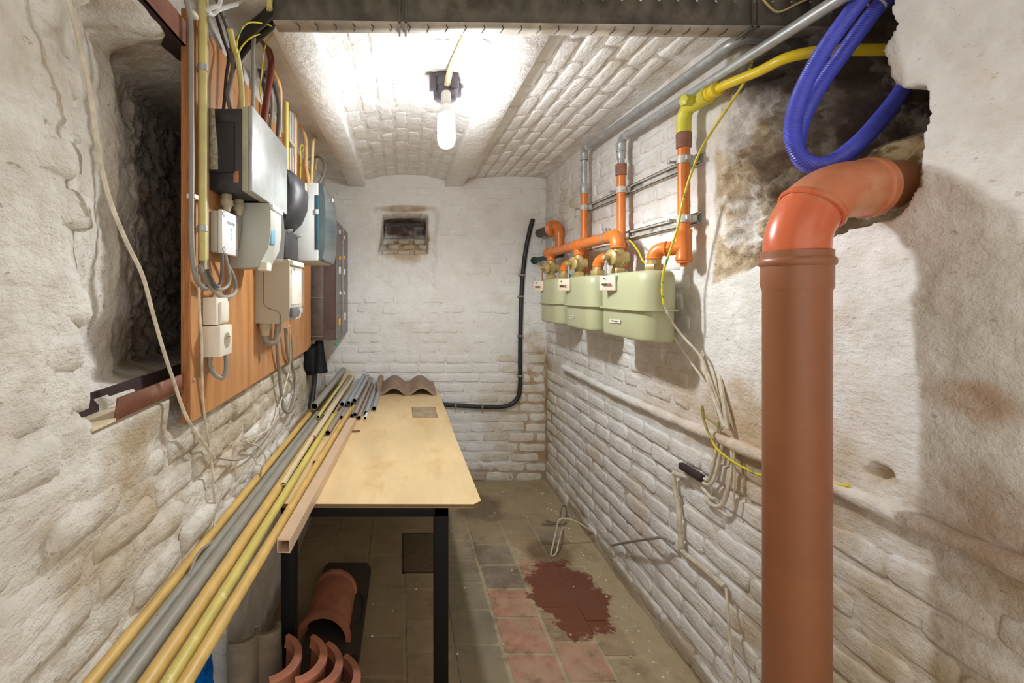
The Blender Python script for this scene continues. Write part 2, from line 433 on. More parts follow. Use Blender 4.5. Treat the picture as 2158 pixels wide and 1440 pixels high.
def hfield(name, U, V, fn, put, m, parent=None):
    u, v = np.meshgrid(U, V, indexing='ij')
    d, attrs = fn(u, v)
    co = put(u, v, d).reshape(-1, 3).astype(np.float32)
    nu, nv = len(U), len(V)
    a = (np.arange(nu - 1)[:, None] * nv + np.arange(nv - 1)[None, :]).ravel()
    quads = np.stack([a, a + nv, a + nv + 1, a + 1], 1).astype(np.int32)
    me = bpy.data.meshes.new(name)
    me.vertices.add(len(co)); me.vertices.foreach_set('co', co.ravel())
    me.loops.add(quads.size); me.loops.foreach_set('vertex_index', quads.ravel())
    me.polygons.add(len(quads)); me.polygons.foreach_set('loop_start', np.arange(0, quads.size, 4, dtype=np.int32))
    me.polygons.foreach_set('use_smooth', np.ones(len(quads), bool))
    me.update(calc_edges=True)
    for nme, val in attrs.items():
        t = me.attributes.new(nme, 'FLOAT', 'POINT'); t.data.foreach_set('value', np.ascontiguousarray(val, np.float32).ravel())
    me.materials.append(m)
    o = bpy.data.objects.new(name, me); COL.objects.link(o)
    if parent: adopt(o, parent)
    return o

def structure(o):
    o['kind'] = 'structure'; return o

# bricks: rounded low lumps, a dozen shapes shared by every wall
def brick_mesh(wd, ht, proud, rnd, seed):
    r = random.Random(seed)
    j = lambda a: (r.random() - 0.5) * a
    out = []
    c = min(0.012, ht * 0.25)
    for t in (-0.5, -0.17, 0.17, 0.5): out.append((t * (wd - 2 * c), -ht / 2))
    for t in (-0.5, 0.5): out.append((wd / 2, t * (ht - 2 * c)))
    for t in (0.5, 0.17, -0.17, -0.5): out.append((t * (wd - 2 * c), ht / 2))
    for t in (0.5, -0.5): out.append((-wd / 2, t * (ht - 2 * c)))
    out = [(x + j(0.012), y + j(0.009)) for x, y in out]
    vs = []; n = len(out)
    for ins, z in ((0, -0.016), (rnd * 0.3, proud * 0.5), (rnd, proud)):
        kx = (wd / 2 - ins) / (wd / 2); ky = (ht / 2 - ins) / (ht / 2)
        for x, y in out: vs.append((x * kx, y * ky, z + (j(proud * 0.45) if z > 0 else 0)))
    fs = [(i * n + q, i * n + (q + 1) % n, (i + 1) * n + (q + 1) % n, (i + 1) * n + q) for i in range(2) for q in range(n)]
    fs.append(tuple(2 * n + q for q in range(n)))
    me = bpy.data.meshes.new('brick'); me.from_pydata(vs, [], fs); me.shade_smooth()
    me.materials.append(M_back)
    return me

BR = {}
def brick_variants(key, wd, ht, proud, rnd, n=6):
    if key not in BR: BR[key] = [brick_mesh(wd, ht, proud, rnd, hash(key) % 1000 + q if False else q * 7 + int(wd * 1000)) for q in range(n)]
    return BR[key]

def lay(parent, mesh, basis, pos, tilt, m, scale=(1, 1, 1), name='brick'):
    o = bpy.data.objects.new(name, mesh); COL.objects.link(o)
    e = Euler((random.gauss(0, tilt), random.gauss(0, tilt * 0.5), random.gauss(0, tilt * 0.4))).to_matrix()
    o.matrix_world = Matrix.Translation(pos) @ (basis @ e).to_4x4() @ Matrix.Diagonal((*scale, 1))
    o.parent = parent
    o.material_slots[0].link = 'OBJECT'; o.material_slots[0].material = m
    return o

B_right = Matrix(((0, 0, -1), (-1, 0, 0), (0, 1, 0)))
B_left = Matrix(((0, 0, 1), (1, 0, 0), (0, 1, 0)))
B_back = Matrix(((1, 0, 0), (0, 0, -1), (0, 1, 0)))
B_ceil = Matrix(((0, 1, 0), (1, 0, 0), (0, 0, -1)))

def courses(u0, u1, v0, v1, pitch_v=0.075, len_u=0.205, header=0.0):
    out = []; v = v0 + pitch_v / 2; k = 0
    while v + pitch_v * 0.4 < v1:
        u = u0 - random.random() * len_u * 0.5 - (len_u / 2 if k % 2 else 0)
        while u < u1:
            L = len_u * (0.5 if random.random() < header else random.uniform(0.92, 1.12))
            a, b = max(u, u0), min(u + L, u1)
            if b - a > 0.06: out.append(((a + b) / 2, v + random.gauss(0, 0.0025), b - a))
            u += L
        v += pitch_v; k += 1
    return out

grid = lambda *segs: np.unique(np.concatenate([np.arange(a, b, st) for a, b, st in segs]))

# ------------------------------------------------------------------ floor
def f_floor(x, y):
    d = -0.0045 + 0.004 * fbm(x, y, 5, 3) + 0.010 * sstep(2.85, 3.25, y) + 0.009 * sstep(0.92, 1.05, x)
    d = d + 0.02 * sstep(1.03, 1.13, x) * (0.6 + 0.8 * vnoise(x * 9, y * 9, 5))
    return d, {}
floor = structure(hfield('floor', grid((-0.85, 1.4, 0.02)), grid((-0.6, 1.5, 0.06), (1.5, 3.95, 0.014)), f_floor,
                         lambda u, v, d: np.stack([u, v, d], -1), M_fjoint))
def tile_mesh(seed):
    r = random.Random(seed); b = MB()
    b.box((-0.5, -0.5, -0.03), (0.5, 0.5, 0), 0.022, 1)
    b.v = [(x + (r.random() - .5) * 0.02, y + (r.random() - .5) * 0.02, z) for x, y, z in b.v]
    me = bpy.data.meshes.new('tile'); me.from_pydata(b.v, [], b.f); me.shade_smooth()
    try: me.set_sharp_from_angle(angle=0.6)
    except Exception: pass
    me.materials.append(M_ftile[0]); return me
tms = [tile_mesh(q) for q in range(5)]
xb = [-0.575, -0.385, -0.185, 0.015, 0.215, 0.415, 0.625, 0.815, 1.00]
for ci in range(8):
    x0, x1 = xb[ci], xb[ci + 1]
    off = [0.07, 0.0, 0.12, 0.03, 0.09, 0.042, 0.10, 0.02][ci]
    y = 1.40 + off
    while y < 3.0:
        L = random.uniform(0.192, 0.208)
        kind = random.choice([1, 2, 3, 3, 2])
        if ci in (5,): kind = 0 if y < 2.2 else random.choice([2, 1])
        if ci == 6: kind = 0 if 1.95 < y < 2.3 else random.choice([2, 1, 0])
        if ci == 4: kind = random.choice([1, 1, 3])
        if ci < 4: kind = random.choice([3, 2, 3])
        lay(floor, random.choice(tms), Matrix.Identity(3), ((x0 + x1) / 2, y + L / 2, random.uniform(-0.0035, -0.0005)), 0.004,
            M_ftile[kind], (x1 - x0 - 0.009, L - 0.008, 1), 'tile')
        y += L

# ------------------------------------------------------------------ back wall with its bricked-up hatch
WB = 3.5
def f_back(x, z):
    d = -0.004 * fbm(x, z, 3, 21) - 0.0015 * fbm(x, z, 18, 22)
    jx = 0.012 * fbm(x, z, 14, 23, 4, 0.6)
    outer = poly_sd(x, z, [(-0.245, 2.10), (-0.22, 1.45), (0.275, 1.46), (0.29, 1.9), (0.305, 2.09), (0.25, 2.115)]) + jx
    d = d + 0.03 * sstep(0.0, 0.045, outer) * (0.6 + 0.4 * sstep(1.55, 1.75, z)) + 0.012 * sstep(0, 0.02, outer) * fbm(x, z, 22, 24, 4, 0.65)
    inn = poly_sd(x, z, [(-0.175, 1.75), (0.215, 1.75), (0.205, 2.055), (0.10, 2.065), (-0.03, 2.06), (-0.14, 2.05)]) + jx * 0.6
    deep = 0.06 + 0.24 * sstep(1.74, 1.915, z) + 0.10 * sstep(1.905, 1.925, z) + 0.35 * sstep(2.02, 2.035, z)
    deep = deep + 0.035 * (np.round((z - 1.73) / 0.04 + 0.35 * fbm(x, z, 9, 27)) * 0.04 - (z - 1.73)) / 0.04 * (z < 1.9)
    step = sstep(-0.005, 0.012, inn)
    d = d + step * (deep + 0.018 * fbm(x, z, 26, 25, 4, 0.6))
    # brick courses show faintly under the paint
    return d, {}
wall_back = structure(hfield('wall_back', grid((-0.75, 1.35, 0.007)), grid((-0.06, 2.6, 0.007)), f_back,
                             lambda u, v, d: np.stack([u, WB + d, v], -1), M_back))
st = brick_variants('flat', 0.199, 0.070, 0.0022, 0.020)
sb = brick_variants('bold', 0.200, 0.069, 0.0046, 0.012, 9)
hd = brick_variants('head', 0.099, 0.069, 0.0034, 0.017)
def near_mesh(L, bold): 
    if L < 0.14: return random.choice(hd), L / 0.107
    return random.choice(sb if bold else st), L / 0.206
nb = 0
for u, v, L in courses(-0.60, 1.12, 0.0, 2.30, 0.0755):
    if -0.33 < u < 0.39 and 1.41 < v < 2.16: continue
    bold = (u > 0.75 and v < 1.05) or v < 0.95
    me, sx = near_mesh(L, bold)
    lay(wall_back, me, B_back, (u, WB + float(f_back(np.array([u]), np.array([v]))[0][0]) + random.uniform(0.0005, 0.003), v), 0.010, M_brickclean if (u > 0.72 and v < 1.0) else M_back, (sx * (0.98 if bold and u > 0.72 else 1.035), 1, 1)); nb += 1
for q in range(9):       # rubble bricks lying in the hatch
    row, cc = divmod(q, 3)
    lay(wall_back, random.choice(hd), B_back, (-0.10 + cc * 0.125 + (row % 2) * 0.04, WB + 0.09 + row * 0.075, 1.765 + row * 0.05), 0.12, M_back, (1.1, 0.75, 3.0))

# ------------------------------------------------------------------ right wall with the hole broken into it
WR = 1.11
hole_px = [(1548, 40), (1538, 120), (1530, 200), (1508, 330), (1514, 450), (1507, 603), (1560, 583), (1610, 556), (1700, 520), (1800, 480),
           (1850, 472), (1905, 440), (1950, 385), (1948, 300), (1968, 240), (1960, 182), (1915, 186), (1888, 160), (1870, 108), (1893, 60), (1882, 25), (1880, -60), (1870, -150), (1560, -150)]
hole = [(WR * F / (x - CX), CZ - (y - CY) / F * (WR * F / (x - CX))) for x, y in hole_px]
LEDGE_Z = 0.955
def f_right(y, z, full=True):
    d = -0.008 * fbm(y, z, 2.2, 31) - 0.002 * fbm(y, z, 14, 32)
    near = 1 - sstep(1.3, 1.75, y)
    d = d - 0.010 * near * fbm(y, z, 5, 33) - 0.0015 * fbm(y, z, 40, 39) * near
    d = d - 0.012 * sstep(LEDGE_Z - 0.01, LEDGE_Z + 0.02, z) * (1 - sstep(3.05, 3.1, y))
    d = d - 0.018 * (1 - sstep(0.02, 0.16, z + 0.05 * vnoise(y * 7, z * 0, 36)))           # rough skirt at the floor
    sd = poly_sd(y, z, hole)
    j = 0.016 * fbm(y, z, 13, 34, 5, 0.6)
    s = sd + j
    deep = 0.05 + 0.30 * (1 - sstep(1.12, 1.52, y))
    soft = 0.02 + 0.10 * sstep(1.35, 1.6, y)
    m = sstep(-0.004, soft, s)
    rub = 0.055 * (1 - np.abs(fbm(y, z, 8, 35, 5, 0.55)) * 2.2) + 0.024 * fbm(y, z, 26, 37, 4, 0.65)
    d = d + m * (deep - rub * sstep(0.0, 0.06, s))
    raw = sstep(-0.002, 0.018, s)
    recess_dark = sstep(0.02, 0.12, s) * sstep(1.56, 1.32, y) * sstep(1.66, 1.76, z) * 0.85 + 0.55 * sstep(0.0, 0.1, s) * sstep(2.02, 2.15, z)  # darker deep inside the hole and towards its top
    pit = sstep(0.03, 0.008, np.hypot((y - 1.055) * 0.7, z - 1.035) + 0.014 * fbm(y, z, 40, 58))
    d = d + 0.030 * pit; raw = np.maximum(raw, pit)
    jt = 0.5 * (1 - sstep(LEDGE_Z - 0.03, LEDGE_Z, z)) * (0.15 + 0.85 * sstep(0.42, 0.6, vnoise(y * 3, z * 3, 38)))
    return d, {'raw': raw, 'soot': np.clip(recess_dark, 0, 0.95), 'joint': jt}
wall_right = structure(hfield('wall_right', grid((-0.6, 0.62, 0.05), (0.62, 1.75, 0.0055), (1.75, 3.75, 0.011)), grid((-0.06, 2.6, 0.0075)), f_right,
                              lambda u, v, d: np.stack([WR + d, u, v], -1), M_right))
def on_right(y, z): return WR + float(f_right(np.array([y]), np.array([z]))[0][0])
for u, v, L in courses(0.70, 3.47, 0.03, LEDGE_Z - 0.03, 0.0765):
    me, sx = near_mesh(L, True)
    lay(wall_right, me, B_right, (on_right(u, v) + random.uniform(-0.0025, 0.0022) + (0.0018 if u < 1.5 else 0), u, v), 0.030, M_brickclean if u > 3.1 else M_right, ((1.02 if u < 1.5 else 1) * sx * (0.97 if u > 3.1 else 1.03), random.uniform(0.96, 1.07), 1.2))
for u, v, L in courses(1.72, 3.47, 1.0, 2.27, 0.0765):
    me, sx = near_mesh(L, False)
    lay(wall_right, me, B_right, (on_right(u, v) - 0.0005, u, v), 0.010, M_right, (sx, 1, 1))

# ------------------------------------------------------------------ left wall with the niche behind the meter board
WL = -0.575
def f_left(y, z):
    near = 1 - sstep(1.0, 2.2, y)
    d = 0.014 * fbm(y, z, 2.4, 41) * (0.5 + near) + 0.013 * fbm(y * 0.7, z * 1.4, 9, 42) + 0.0038 * fbm(y, z * 1.8, 34, 43, 5, 0.6)
    zed = sstep(1.215, 1.258, z) * (1 - sstep(2.05, 2.10, z))
    wob = 0.05 * fbm(y, z, 5, 44)
    n1 = sstep(0.74, 1.06, y + wob) * zed
    rec = 0.135 * n1 + 0.060 * sstep(1.12, 1.5, y + wob) * zed
    rough = sstep(1.20, 1.42, y + 1.4 * wob) * zed
    slot = sstep(0.826, 0.834, y) * (1 - sstep(1.60, 1.65, y)) * sstep(1.196, 1.203, z) * (1 - sstep(1.252, 1.262, z))
    rec = np.maximum(rec, 0.062 * slot)
    rec = rec + rough * (0.050 * np.abs(fbm(y, z, 9, 45, 5, 0.6)) + 0.014 * fbm(y, z, 30, 46, 3, 0.6))
    rec = rec * (1 - sstep(2.7, 2.8, y))
    gap = poly_sd(y, z, [(0.8, -0.1), (1.50, -0.1), (1.512, 0.2), (1.495, 0.40), (1.3, 0.46), (0.8, 0.44)]) + 0.012 * fbm(y, z, 16, 47, 4, 0.6)
    rec = rec + 0.30 * sstep(0.0, 0.02, gap)
    d = d * (1 - 0.6 * (z < 0.62))
    rec = rec + 0.034 * sstep(1.12, 1.19, y) * (1 - sstep(2.82, 2.9, y)) * sstep(1.095, 1.118, z)
    rec = rec + 0.010 * sstep(2.75, 2.85, y) * sstep(1.1, 1.2, z)
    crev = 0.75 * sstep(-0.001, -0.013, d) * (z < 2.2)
    return d - rec, {'joint': crev, 'raw': rough * 0.8 * (1 - sstep(2.7, 2.8, y)) + sstep(0, 0.02, gap), 'soot': 0.55 * sstep(1.30, 1.48, y + 1.4 * wob) * zed}  # niche end behind the board darkened, its shade put into the colour
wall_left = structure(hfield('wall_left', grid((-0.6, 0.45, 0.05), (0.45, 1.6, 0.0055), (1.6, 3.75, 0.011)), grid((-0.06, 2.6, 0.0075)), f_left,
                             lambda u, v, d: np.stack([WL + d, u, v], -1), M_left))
def on_left(y, z): return WL + float(f_left(np.array([y]), np.array([z]))[0][0])
lb = brick_variants('lump', 0.196, 0.070, 0.008, 0.024)
lh = brick_variants('lumphead', 0.097, 0.070, 0.008, 0.024)
for u, v, L in courses(0.42, 3.45, 0.70, 1.10, 0.079, 0.21, 0.2):
    if u > 2.55: continue
    me = random.choice(lh if L < 0.14 else lb)
    lay(wall_left, me, B_left, (on_left(u, v) + random.uniform(-0.008, 0.004), u, v), 0.06, M_left, (L / (0.107 if L < 0.14 else 0.21), 1.02, 1))
for u, v, L in courses(0.42, 0.86, 1.15, 2.2, 0.082, 0.22, 0.2):
    me = random.choice(lh if L < 0.14 else lb)
    lay(wall_left, me, B_left, (on_left(u, v) - random.uniform(0.003, 0.010), u, v), 0.05, M_left, (L / (0.107 if L < 0.14 else 0.21), 1.05, 1))

# ------------------------------------------------------------------ ceiling: brick jack arches between plastered joists
JZ = 2.267
joists = [(-0.402, -0.272), (0.336, 0.476)]
panels = [(-0.75, -0.40, 0.02), (-0.272, 0.336, 0.05), (0.476, 1.20, 0.035)]
def f_ceil(x, y):
    z = np.full(x.shape, 2.312)
    for a, b, rise in panels:
        t = np.clip((x - (a + b) / 2) / ((b - a) / 2), -1, 1)
        z = z + np.where((x >= a) & (x <= b), rise * (1 - t * t), 0)
    z = z + 0.16 * (1 - sstep(1.285, 1.30, y))
    z = z + 0.006 * fbm(x, y, 4, 51) + 0.0025 * fbm(x, y, 18, 52)
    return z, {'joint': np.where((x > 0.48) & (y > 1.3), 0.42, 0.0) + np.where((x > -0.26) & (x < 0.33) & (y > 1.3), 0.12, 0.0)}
ceiling = structure(hfield('ceiling', grid((-0.9, 1.5, 0.012)), grid((-0.6, 1.2, 0.06), (1.2, 3.75, 0.012)), f_ceil,
                           lambda u, v, d: np.stack([u, v, d], -1), M_ceil))
cb = brick_variants('arch', 0.206, 0.068, 0.0055, 0.014)
def arch_slope(x, y):
    e = 0.01
    a = f_ceil(np.array([x - e]), np.array([y]))[0][0]; b = f_ceil(np.array([x + e]), np.array([y]))[0][0]
    return float(np.clip((b - a) / (2 * e), -0.4, 0.4))
for (a, b, rise), prd in ((panels[1], 0.65), ((0.476, 1.10, 0.04), 1.15)):
    for u, v, L in courses(1.32, 3.48, a + 0.004, b - 0.004, 0.0757 if a < 0 else 0.078, 0.215):
        z = float(f_ceil(np.array([v]), np.array([u]))[0][0]); s = arch_slope(v, u)
        B = Matrix.Rotation(-math.atan(s), 3, 'Y') @ B_ceil
        lay(ceiling, random.choice(cb), B, (v, u, z + 0.001), 0.016, M_ceil, (L / 0.213, 1, prd))
for a, b in joists:
    ys = np.arange(1.385, 3.56, 0.05)
    jb = MB(); nn = 7
    prof = [(a, 2.40), (a, JZ + 0.006), (a + 0.006, JZ), ((a + b) / 2, JZ - 0.001), (b - 0.006, JZ), (b, JZ + 0.006), (b, 2.40)]
    vs = []
    for y in ys:
        for q, (x, z) in enumerate(prof):
            n_ = 0.003 * (float(vnoise(y * 3 + q * 0.7, a * 9, 55)) - 0.5)
            vs.append((x + (n_ if q in (1, 5) else 0), y, z + n_))
    fs = [(i * nn + q, i * nn + q + 1, (i + 1) * nn + q + 1, (i + 1) * nn + q) for i in range(len(ys) - 1) for q in range(nn - 1)]
    jb.add(vs, fs); jb.build('joist', M_joist, ceiling, 60)

# plastered conduit ledge along the right wall
lp = [(WR - 0.014, y, LEDGE_Z + 0.012 * math.sin(y * 2.1) - 0.004 * (y - 2)) for y in np.arange(0.3, 3.1, 0.06)]
tb = MB(); tb.tube(lp, lambda i: 0.021 + 0.003 * math.sin(i * 1.7), 10)
structure(tb.build('trim_1', M_right))

# ------------------------------------------------------------------ ceiling lamp
LX, LY = 0.185, 1.84
lamp = thing('ceiling_lamp', 'bare glowing bulb in a dark round holder under the brick ceiling', 'lamp', (LX, 1.90, 2.33))
LH = 2.352
MB().lathe([(0.063, 0), (0.063, -0.018), (0.057, -0.022), (0.057, -0.05), (0.052, -0.055), (0.05, -0.082), (0.044, -0.095), (0.02, -0.098)], (LX, 1.89, LH), (0, 0, 1), 20).build('housing', M_bakelite2, lamp)
for a in range(4):
    b = MB()
    th = a * PI / 2 + 0.5
    c = Vector((LX + 0.062 * math.cos(th), 1.89 + 0.062 * math.sin(th), LH))
    b.box(c + Vector((-0.014, -0.014, -0.07)), c + Vector((0.014, 0.014, -0.004)), 0.003)
    b.build('lug', M_bakelite2, lamp)
ax = Vector((0.0, -0.10, -1)).normalized()
o0 = Vector((LX - 0.002, LY + 0.012, 2.262))
hold = MB().lathe([(0.018, -0.01), (0.021, 0.0), (0.022, 0.045), (0.020, 0.05)], o0, ax, 18).build('lamp_holder', M_holder, lamp)
MB().lathe([(0.021, 0.048), (0.026, 0.062), (0.031, 0.078), (0.033, 0.088)], o0, ax, 20).build('bulb_collar', M_bulbcap, lamp)
MB().lathe([(0.033, 0.088), (0.0355, 0.10), (0.036, 0.13), (0.036, 0.19), (0.033, 0.207), (0.026, 0.218), (0.014, 0.224), (0.002, 0.2255)], o0, ax, 20).build('bulb', M_bulb, lamp)

sl = bpy.data.lights.new('bulb_forward_light', 'SPOT'); sl.energy = ADDED_SPOT; sl.spot_size = math.radians(176); sl.spot_blend = 0.35; sl.shadow_soft_size = 0.034; sl.color = (0.95, 0.98, 1.0)
so = bpy.data.objects.new('bulb_forward_light', sl); COL.objects.link(so); so.location = o0 + ax * 0.262; adopt(so, lamp)  # extra lamp just below the bulb, lights everything but the ceiling

def pipe_thing(name, label, cat, pts, r, m, n=12, group=None, k=8, smooth=True):
    b = MB(); b.tube(spline(pts, k) if smooth else pts, r, n)
    return tag(b.build(name, m), label, cat, group)

cp = [(LX + 0.002, 1.835, 2.300), (LX + 0.006, 1.78, 2.325), (LX + 0.03, 1.60, 2.338), (LX + 0.05, 1.38, 2.338), (LX + 0.06, 1.0, 2.338)]
lc = thing('lamp_conduit', 'cream conduit running along the ceiling to the bulb holder', 'conduit', cp[0])
MB().tube(spline(cp, 6), 0.0115, 12).build('tube', M_conduit, lc)
MB().cyl((LX + 0.001, 1.832, 2.293), (LX + 0.006, 1.79, 2.322), 0.013, 14).build('end_sleeve', M_conduit, lc)

# ------------------------------------------------------------------ perforated steel rail below the ceiling
rail = thing('perforated_tray', 'grimy perforated steel tray spanning the ceiling near the camera', 'tray', (0.3, 1.34, 2.24))
TY0, TY1 = 1.315, 1.372
def tz(x): return 2.243 - 0.012 * (x + 0.3)
def plate(make, u0, u1, pitch, v0, v1, hv, hr, hu=1.0):
    b = MB(); u = u0
    while u < u1:
        c = u + pitch / 2
        sq = [(u, v0), (c, v0), (u + pitch, v0), (u + pitch, hv), (u + pitch, v1), (c, v1), (u, v1), (u, hv)]
        oc = [(c - hr * hu * .7, hv - hr * .7), (c, hv - hr), (c + hr * hu * .7, hv - hr * .7), (c + hr * hu, hv), (c + hr * hu * .7, hv + hr * .7), (c, hv + hr), (c - hr * hu * .7, hv + hr * .7), (c - hr * hu, hv)]
        b.add([make(*p) for p in sq + oc], [(q, (q + 1) % 8, 8 + (q + 1) % 8, 8 + q) for q in range(8)])
        u += pitch
    return b
plate(lambda x, v: (x, TY0 + 0.002, tz(x) + v), -0.37, 1.30, 0.0545, 0.0, 0.098, 0.072, 0.0042).build('front_flange', M_tray, rail, solid=0.003, weld=True)
b = MB(); b.add([(x, y, tz(x)) for x, y in ((-0.37, TY0), (1.30, TY0), (1.30, TY1), (-0.37, TY1))], [(0, 1, 2, 3)]); b.build('bottom_flange', M_traylit, rail, solid=0.003)
b = MB()
x = -0.30
slot = []
while x < 1.0:        # small dark chevrons along the bottom flange
    c = Vector((x, (TY0 + TY1) / 2, tz(x) - 0.0025))
    b.add([c + Vector(p) for p in ((-0.004, -0.022, 0), (0.003, -0.003, 0), (-0.003, 0.020, 0), (-0.0045, 0.019, 0), (0.0005, -0.003, 0), (-0.0055, -0.021, 0))], [(0, 1, 4, 5), (1, 2, 3, 4)])
    x += 0.0545
b.build('pressed_tab', M_rustdark, rail, solid=0.0015)['kind'] = 'stuff'
for x in (0.005, 1.02):
    b = MB()
    for dx in (-0.009, 0.009):
        b.box((x + dx - 0.003, TY0 - 0.006, tz(x) - 0.006), (x + dx + 0.003, TY0 + 0.0005, tz(x) + 0.10))
        b.box((x + dx - 0.003, TY0 - 0.006, tz(x) - 0.008), (x + dx + 0.003, TY1 + 0.004, tz(x) - 0.0035))
    b.build('strap', M_tray, rail)

# ------------------------------------------------------------------ rusty channels in the left wall
lo = thing('steel_channel', 'rust-red steel channel lying open along the left wall under the niche', 'channel', (-0.6, 0.9, 1.2))
MB().box((-0.640, 0.838, 1.203), (-0.566, 1.62, 1.209)).build('web', M_strip, lo)
MB().box((-0.640, 0.842, 1.206), (-0.633, 1.62, 1.252)).build('back_flange', M_rustdark, lo)
b = MB(); b.add([(-0.568, 0.905, 1.204), (-0.568, 1.62, 1.204), (-0.568, 1.62, 1.246), (-0.568, 0.915, 1.246)], [(0, 1, 2, 3)])
b.build('front_flange', M_rust, lo, solid=0.006)
tag(lo, 'rust-red steel channel lying open along the left wall under the niche', 'channel')
up = thing('steel_channel', 'dark rusty steel channel high on the left wall above the niche', 'channel', (-0.6, 0.9, 2.1))
MB().box((-0.70, 0.55, 2.100), (-0.560, 1.7, 2.108)).build('web', M_rustdark, up)
MB().box((-0.566, 0.55, 2.100), (-0.558, 1.7, 2.160)).build('front_flange', M_rust, up)

# ------------------------------------------------------------------ plywood meter board
XB = -0.55
board = thing('meter_board', 'orange varnished plywood board fixed to the left wall behind the meters', 'board', (-0.56, 2.0, 1.12))
MB().box((-0.574, 1.189, 1.115), (XB, 2.78, 2.20), 0.0015, 1).build('panel', M_board, board)
MB().box((-0.573, 1.1865, 1.116), (XB - 0.003, 1.1895, 2.199)).build('front_edge', M_boardedge, board)
for (x, y) in ((408, 801), (548, 757), (557, 752), (628, 718)):
    p = pX(x, y, XB)
    MB().lathe([(0.006, -0.002), (0.006, 0.002), (0.003, 0.004)], p, (1, 0, 0), 8).build('screw', M_galv, board)
def onb(x, y): return pX(x, y, XB)

def fbox(x0, x1, y0, y1, z0, z1, bev=0.004): return MB().box((x0, y0, z0), (x1, y1, z1), bev)

# black fuse box with a metal cover
t = thing('fuse_box', 'black old fuse box with a large grey metal cover at top of the board', 'fuse box', (-0.5, 1.5, 1.75))
fbox(XB, -0.455, 1.306, 1.690, 1.752, 1.986, 0.004).build('body', M_bakelite, t)
fbox(-0.455, -0.437, 1.303, 1.697, 1.749, 1.990, 0.002).build('frame', M_edgeplate, t)
fbox(-0.437, -0.424, 1.301, 1.699, 1.747, 1.992, 0.003).build('cover', M_steelface, t)
b = MB()
b.box((-0.546, 1.3035, 1.800), (-0.478, 1.3065, 1.9435)); k_ = b.build('knockout_panel', M_bakelite, t)
b = MB()
for lo_, hi_ in (((-0.548, 1.803), (-0.476, 1.8005)), ((-0.548, 1.9445), (-0.476, 1.942)), ((-0.548, 1.9445), (-0.5455, 1.8005)), ((-0.4785, 1.9445), (-0.476, 1.8005))):
    b.box((lo_[0], 1.3025, min(lo_[1], hi_[1])), (hi_[0], 1.3045, max(lo_[1], hi_[1])))
b.build('panel_groove', M_rubber, t)
fbox(-0.480, -0.464, 1.3035, 1.306, 1.772, 1.806, 0.002).build('copper_tag', mat('copper_tag', S(176, 116, 84), 0.5), t)
b = MB(); b.add([(-0.549, 1.3028, 1.985), (-0.533, 1.3028, 1.985), (-0.530, 1.3028, 1.93), (-0.524, 1.3028, 1.87), (-0.523, 1.3028, 1.81), (-0.549, 1.3028, 1.81)], [(0, 1, 2, 3, 4, 5)])
b.build('paint_smear', mat('paint_smear', S(176, 168, 146), 0.8, var=0.25, vs=60), t, solid=0.001)
for (px_, py_) in ((478, 397), (503, 408)):      # glands under the fuse box
    p = pY(px_, py_, 1.37 if px_ < 490 else 1.45)
    MB().lathe([(0.016, 0.0), (0.016, -0.016), (0.019, -0.017), (0.019, -0.032), (0.014, -0.036), (0.010, -0.05)], (p.x, p.y, 1.752), (0, 0, 1), 14).build('cable_gland', M_trunk, t)

# grey meter with a hinged clear front
t = thing('electric_meter', 'grey wedge-shaped meter box with blue window under the fuse box', 'meter', (-0.5, 1.5, 1.54))
out = [(XB, 1.536), (-0.455, 1.540), (-0.450, 1.560), (-0.428, 1.600), (-0.420, 1.66), (-0.420, 1.738), (-0.424, 1.746), (XB, 1.746)]
Mxz = Matrix(((1, 0, 0, 0), (0, 0, 1, 0), (0, 1, 0, 0), (0, 0, 0, 1)))
MB().prism(out, 1.468, 1.60, Mxz).build('body', M_gbox, t)
out = [(-0.4535, 1.560), (-0.4305, 1.602), (-0.4235, 1.664), (-0.4235, 1.728), (-0.412, 1.728), (-0.406, 1.66), (-0.411, 1.565), (-0.43, 1.558)]
MB().prism(out, 1.475, 1.594, Mxz).build('clear_front', M_clear, t)
fbox(-0.4465, -0.4195, 1.476, 1.52, 1.615, 1.662, 0.001).build('blue_window', M_bluetag, t)
fbox(-0.428, -0.4125, 1.470, 1.598, 1.728, 1.744, 0.002).build('top_lip', M_wbox, t)
fbox(-0.462, -0.432, 1.469, 1.52, 1.528, 1.556, 0.003).build('seal_tab', M_ivory, t)

# black bulging meter
t = thing('electric_meter', 'black old electric meter with a rounded bulging cover', 'meter', (-0.45, 1.75, 1.59))
fbox(XB, -0.515, 1.705, 1.93, 1.587, 1.93, 0.006).build('base', M_bakelite, t)
vs = []; fs = []
prof = [(0.0, 1.700), (0.075, 1.702), (0.115, 1.735), (0.138, 1.79), (0.143, 1.85), (0.128, 1.90), (0.095, 1.928), (0.0, 1.932)]
nY = 9
for i in range(nY):
    f_ = i / (nY - 1); yy = 1.712 + 0.21 * f_
    kx = 1.0 - 0.28 * abs(2 * f_ - 1) ** 3
    for dx, z in prof: vs.append((-0.517 + dx * kx, yy, z))
m_ = len(prof)
fs = [(i * m_ + q, i * m_ + q + 1, (i + 1) * m_ + q + 1, (i + 1) * m_ + q) for i in range(nY - 1) for q in range(m_ - 1)]
fs += [tuple(range(m_)), tuple((nY - 1) * m_ + q for q in range(m_))]
b = MB(); b.add(vs, fs); b.build('cover', M_bakelite, t, 50)
fbox(-0.517, -0.432, 1.712, 1.92, 1.590, 1.698, 0.008).build('terminal_cover', M_bakelite, t)
for yy in (1.735, 1.89):
    MB().lathe([(0.008, 0), (0.008, 0.01), (0.004, 0.02)], (-0.432, yy, 1.69), (1, 0, 0.2), 10).build('seal_screw', M_galv, t)
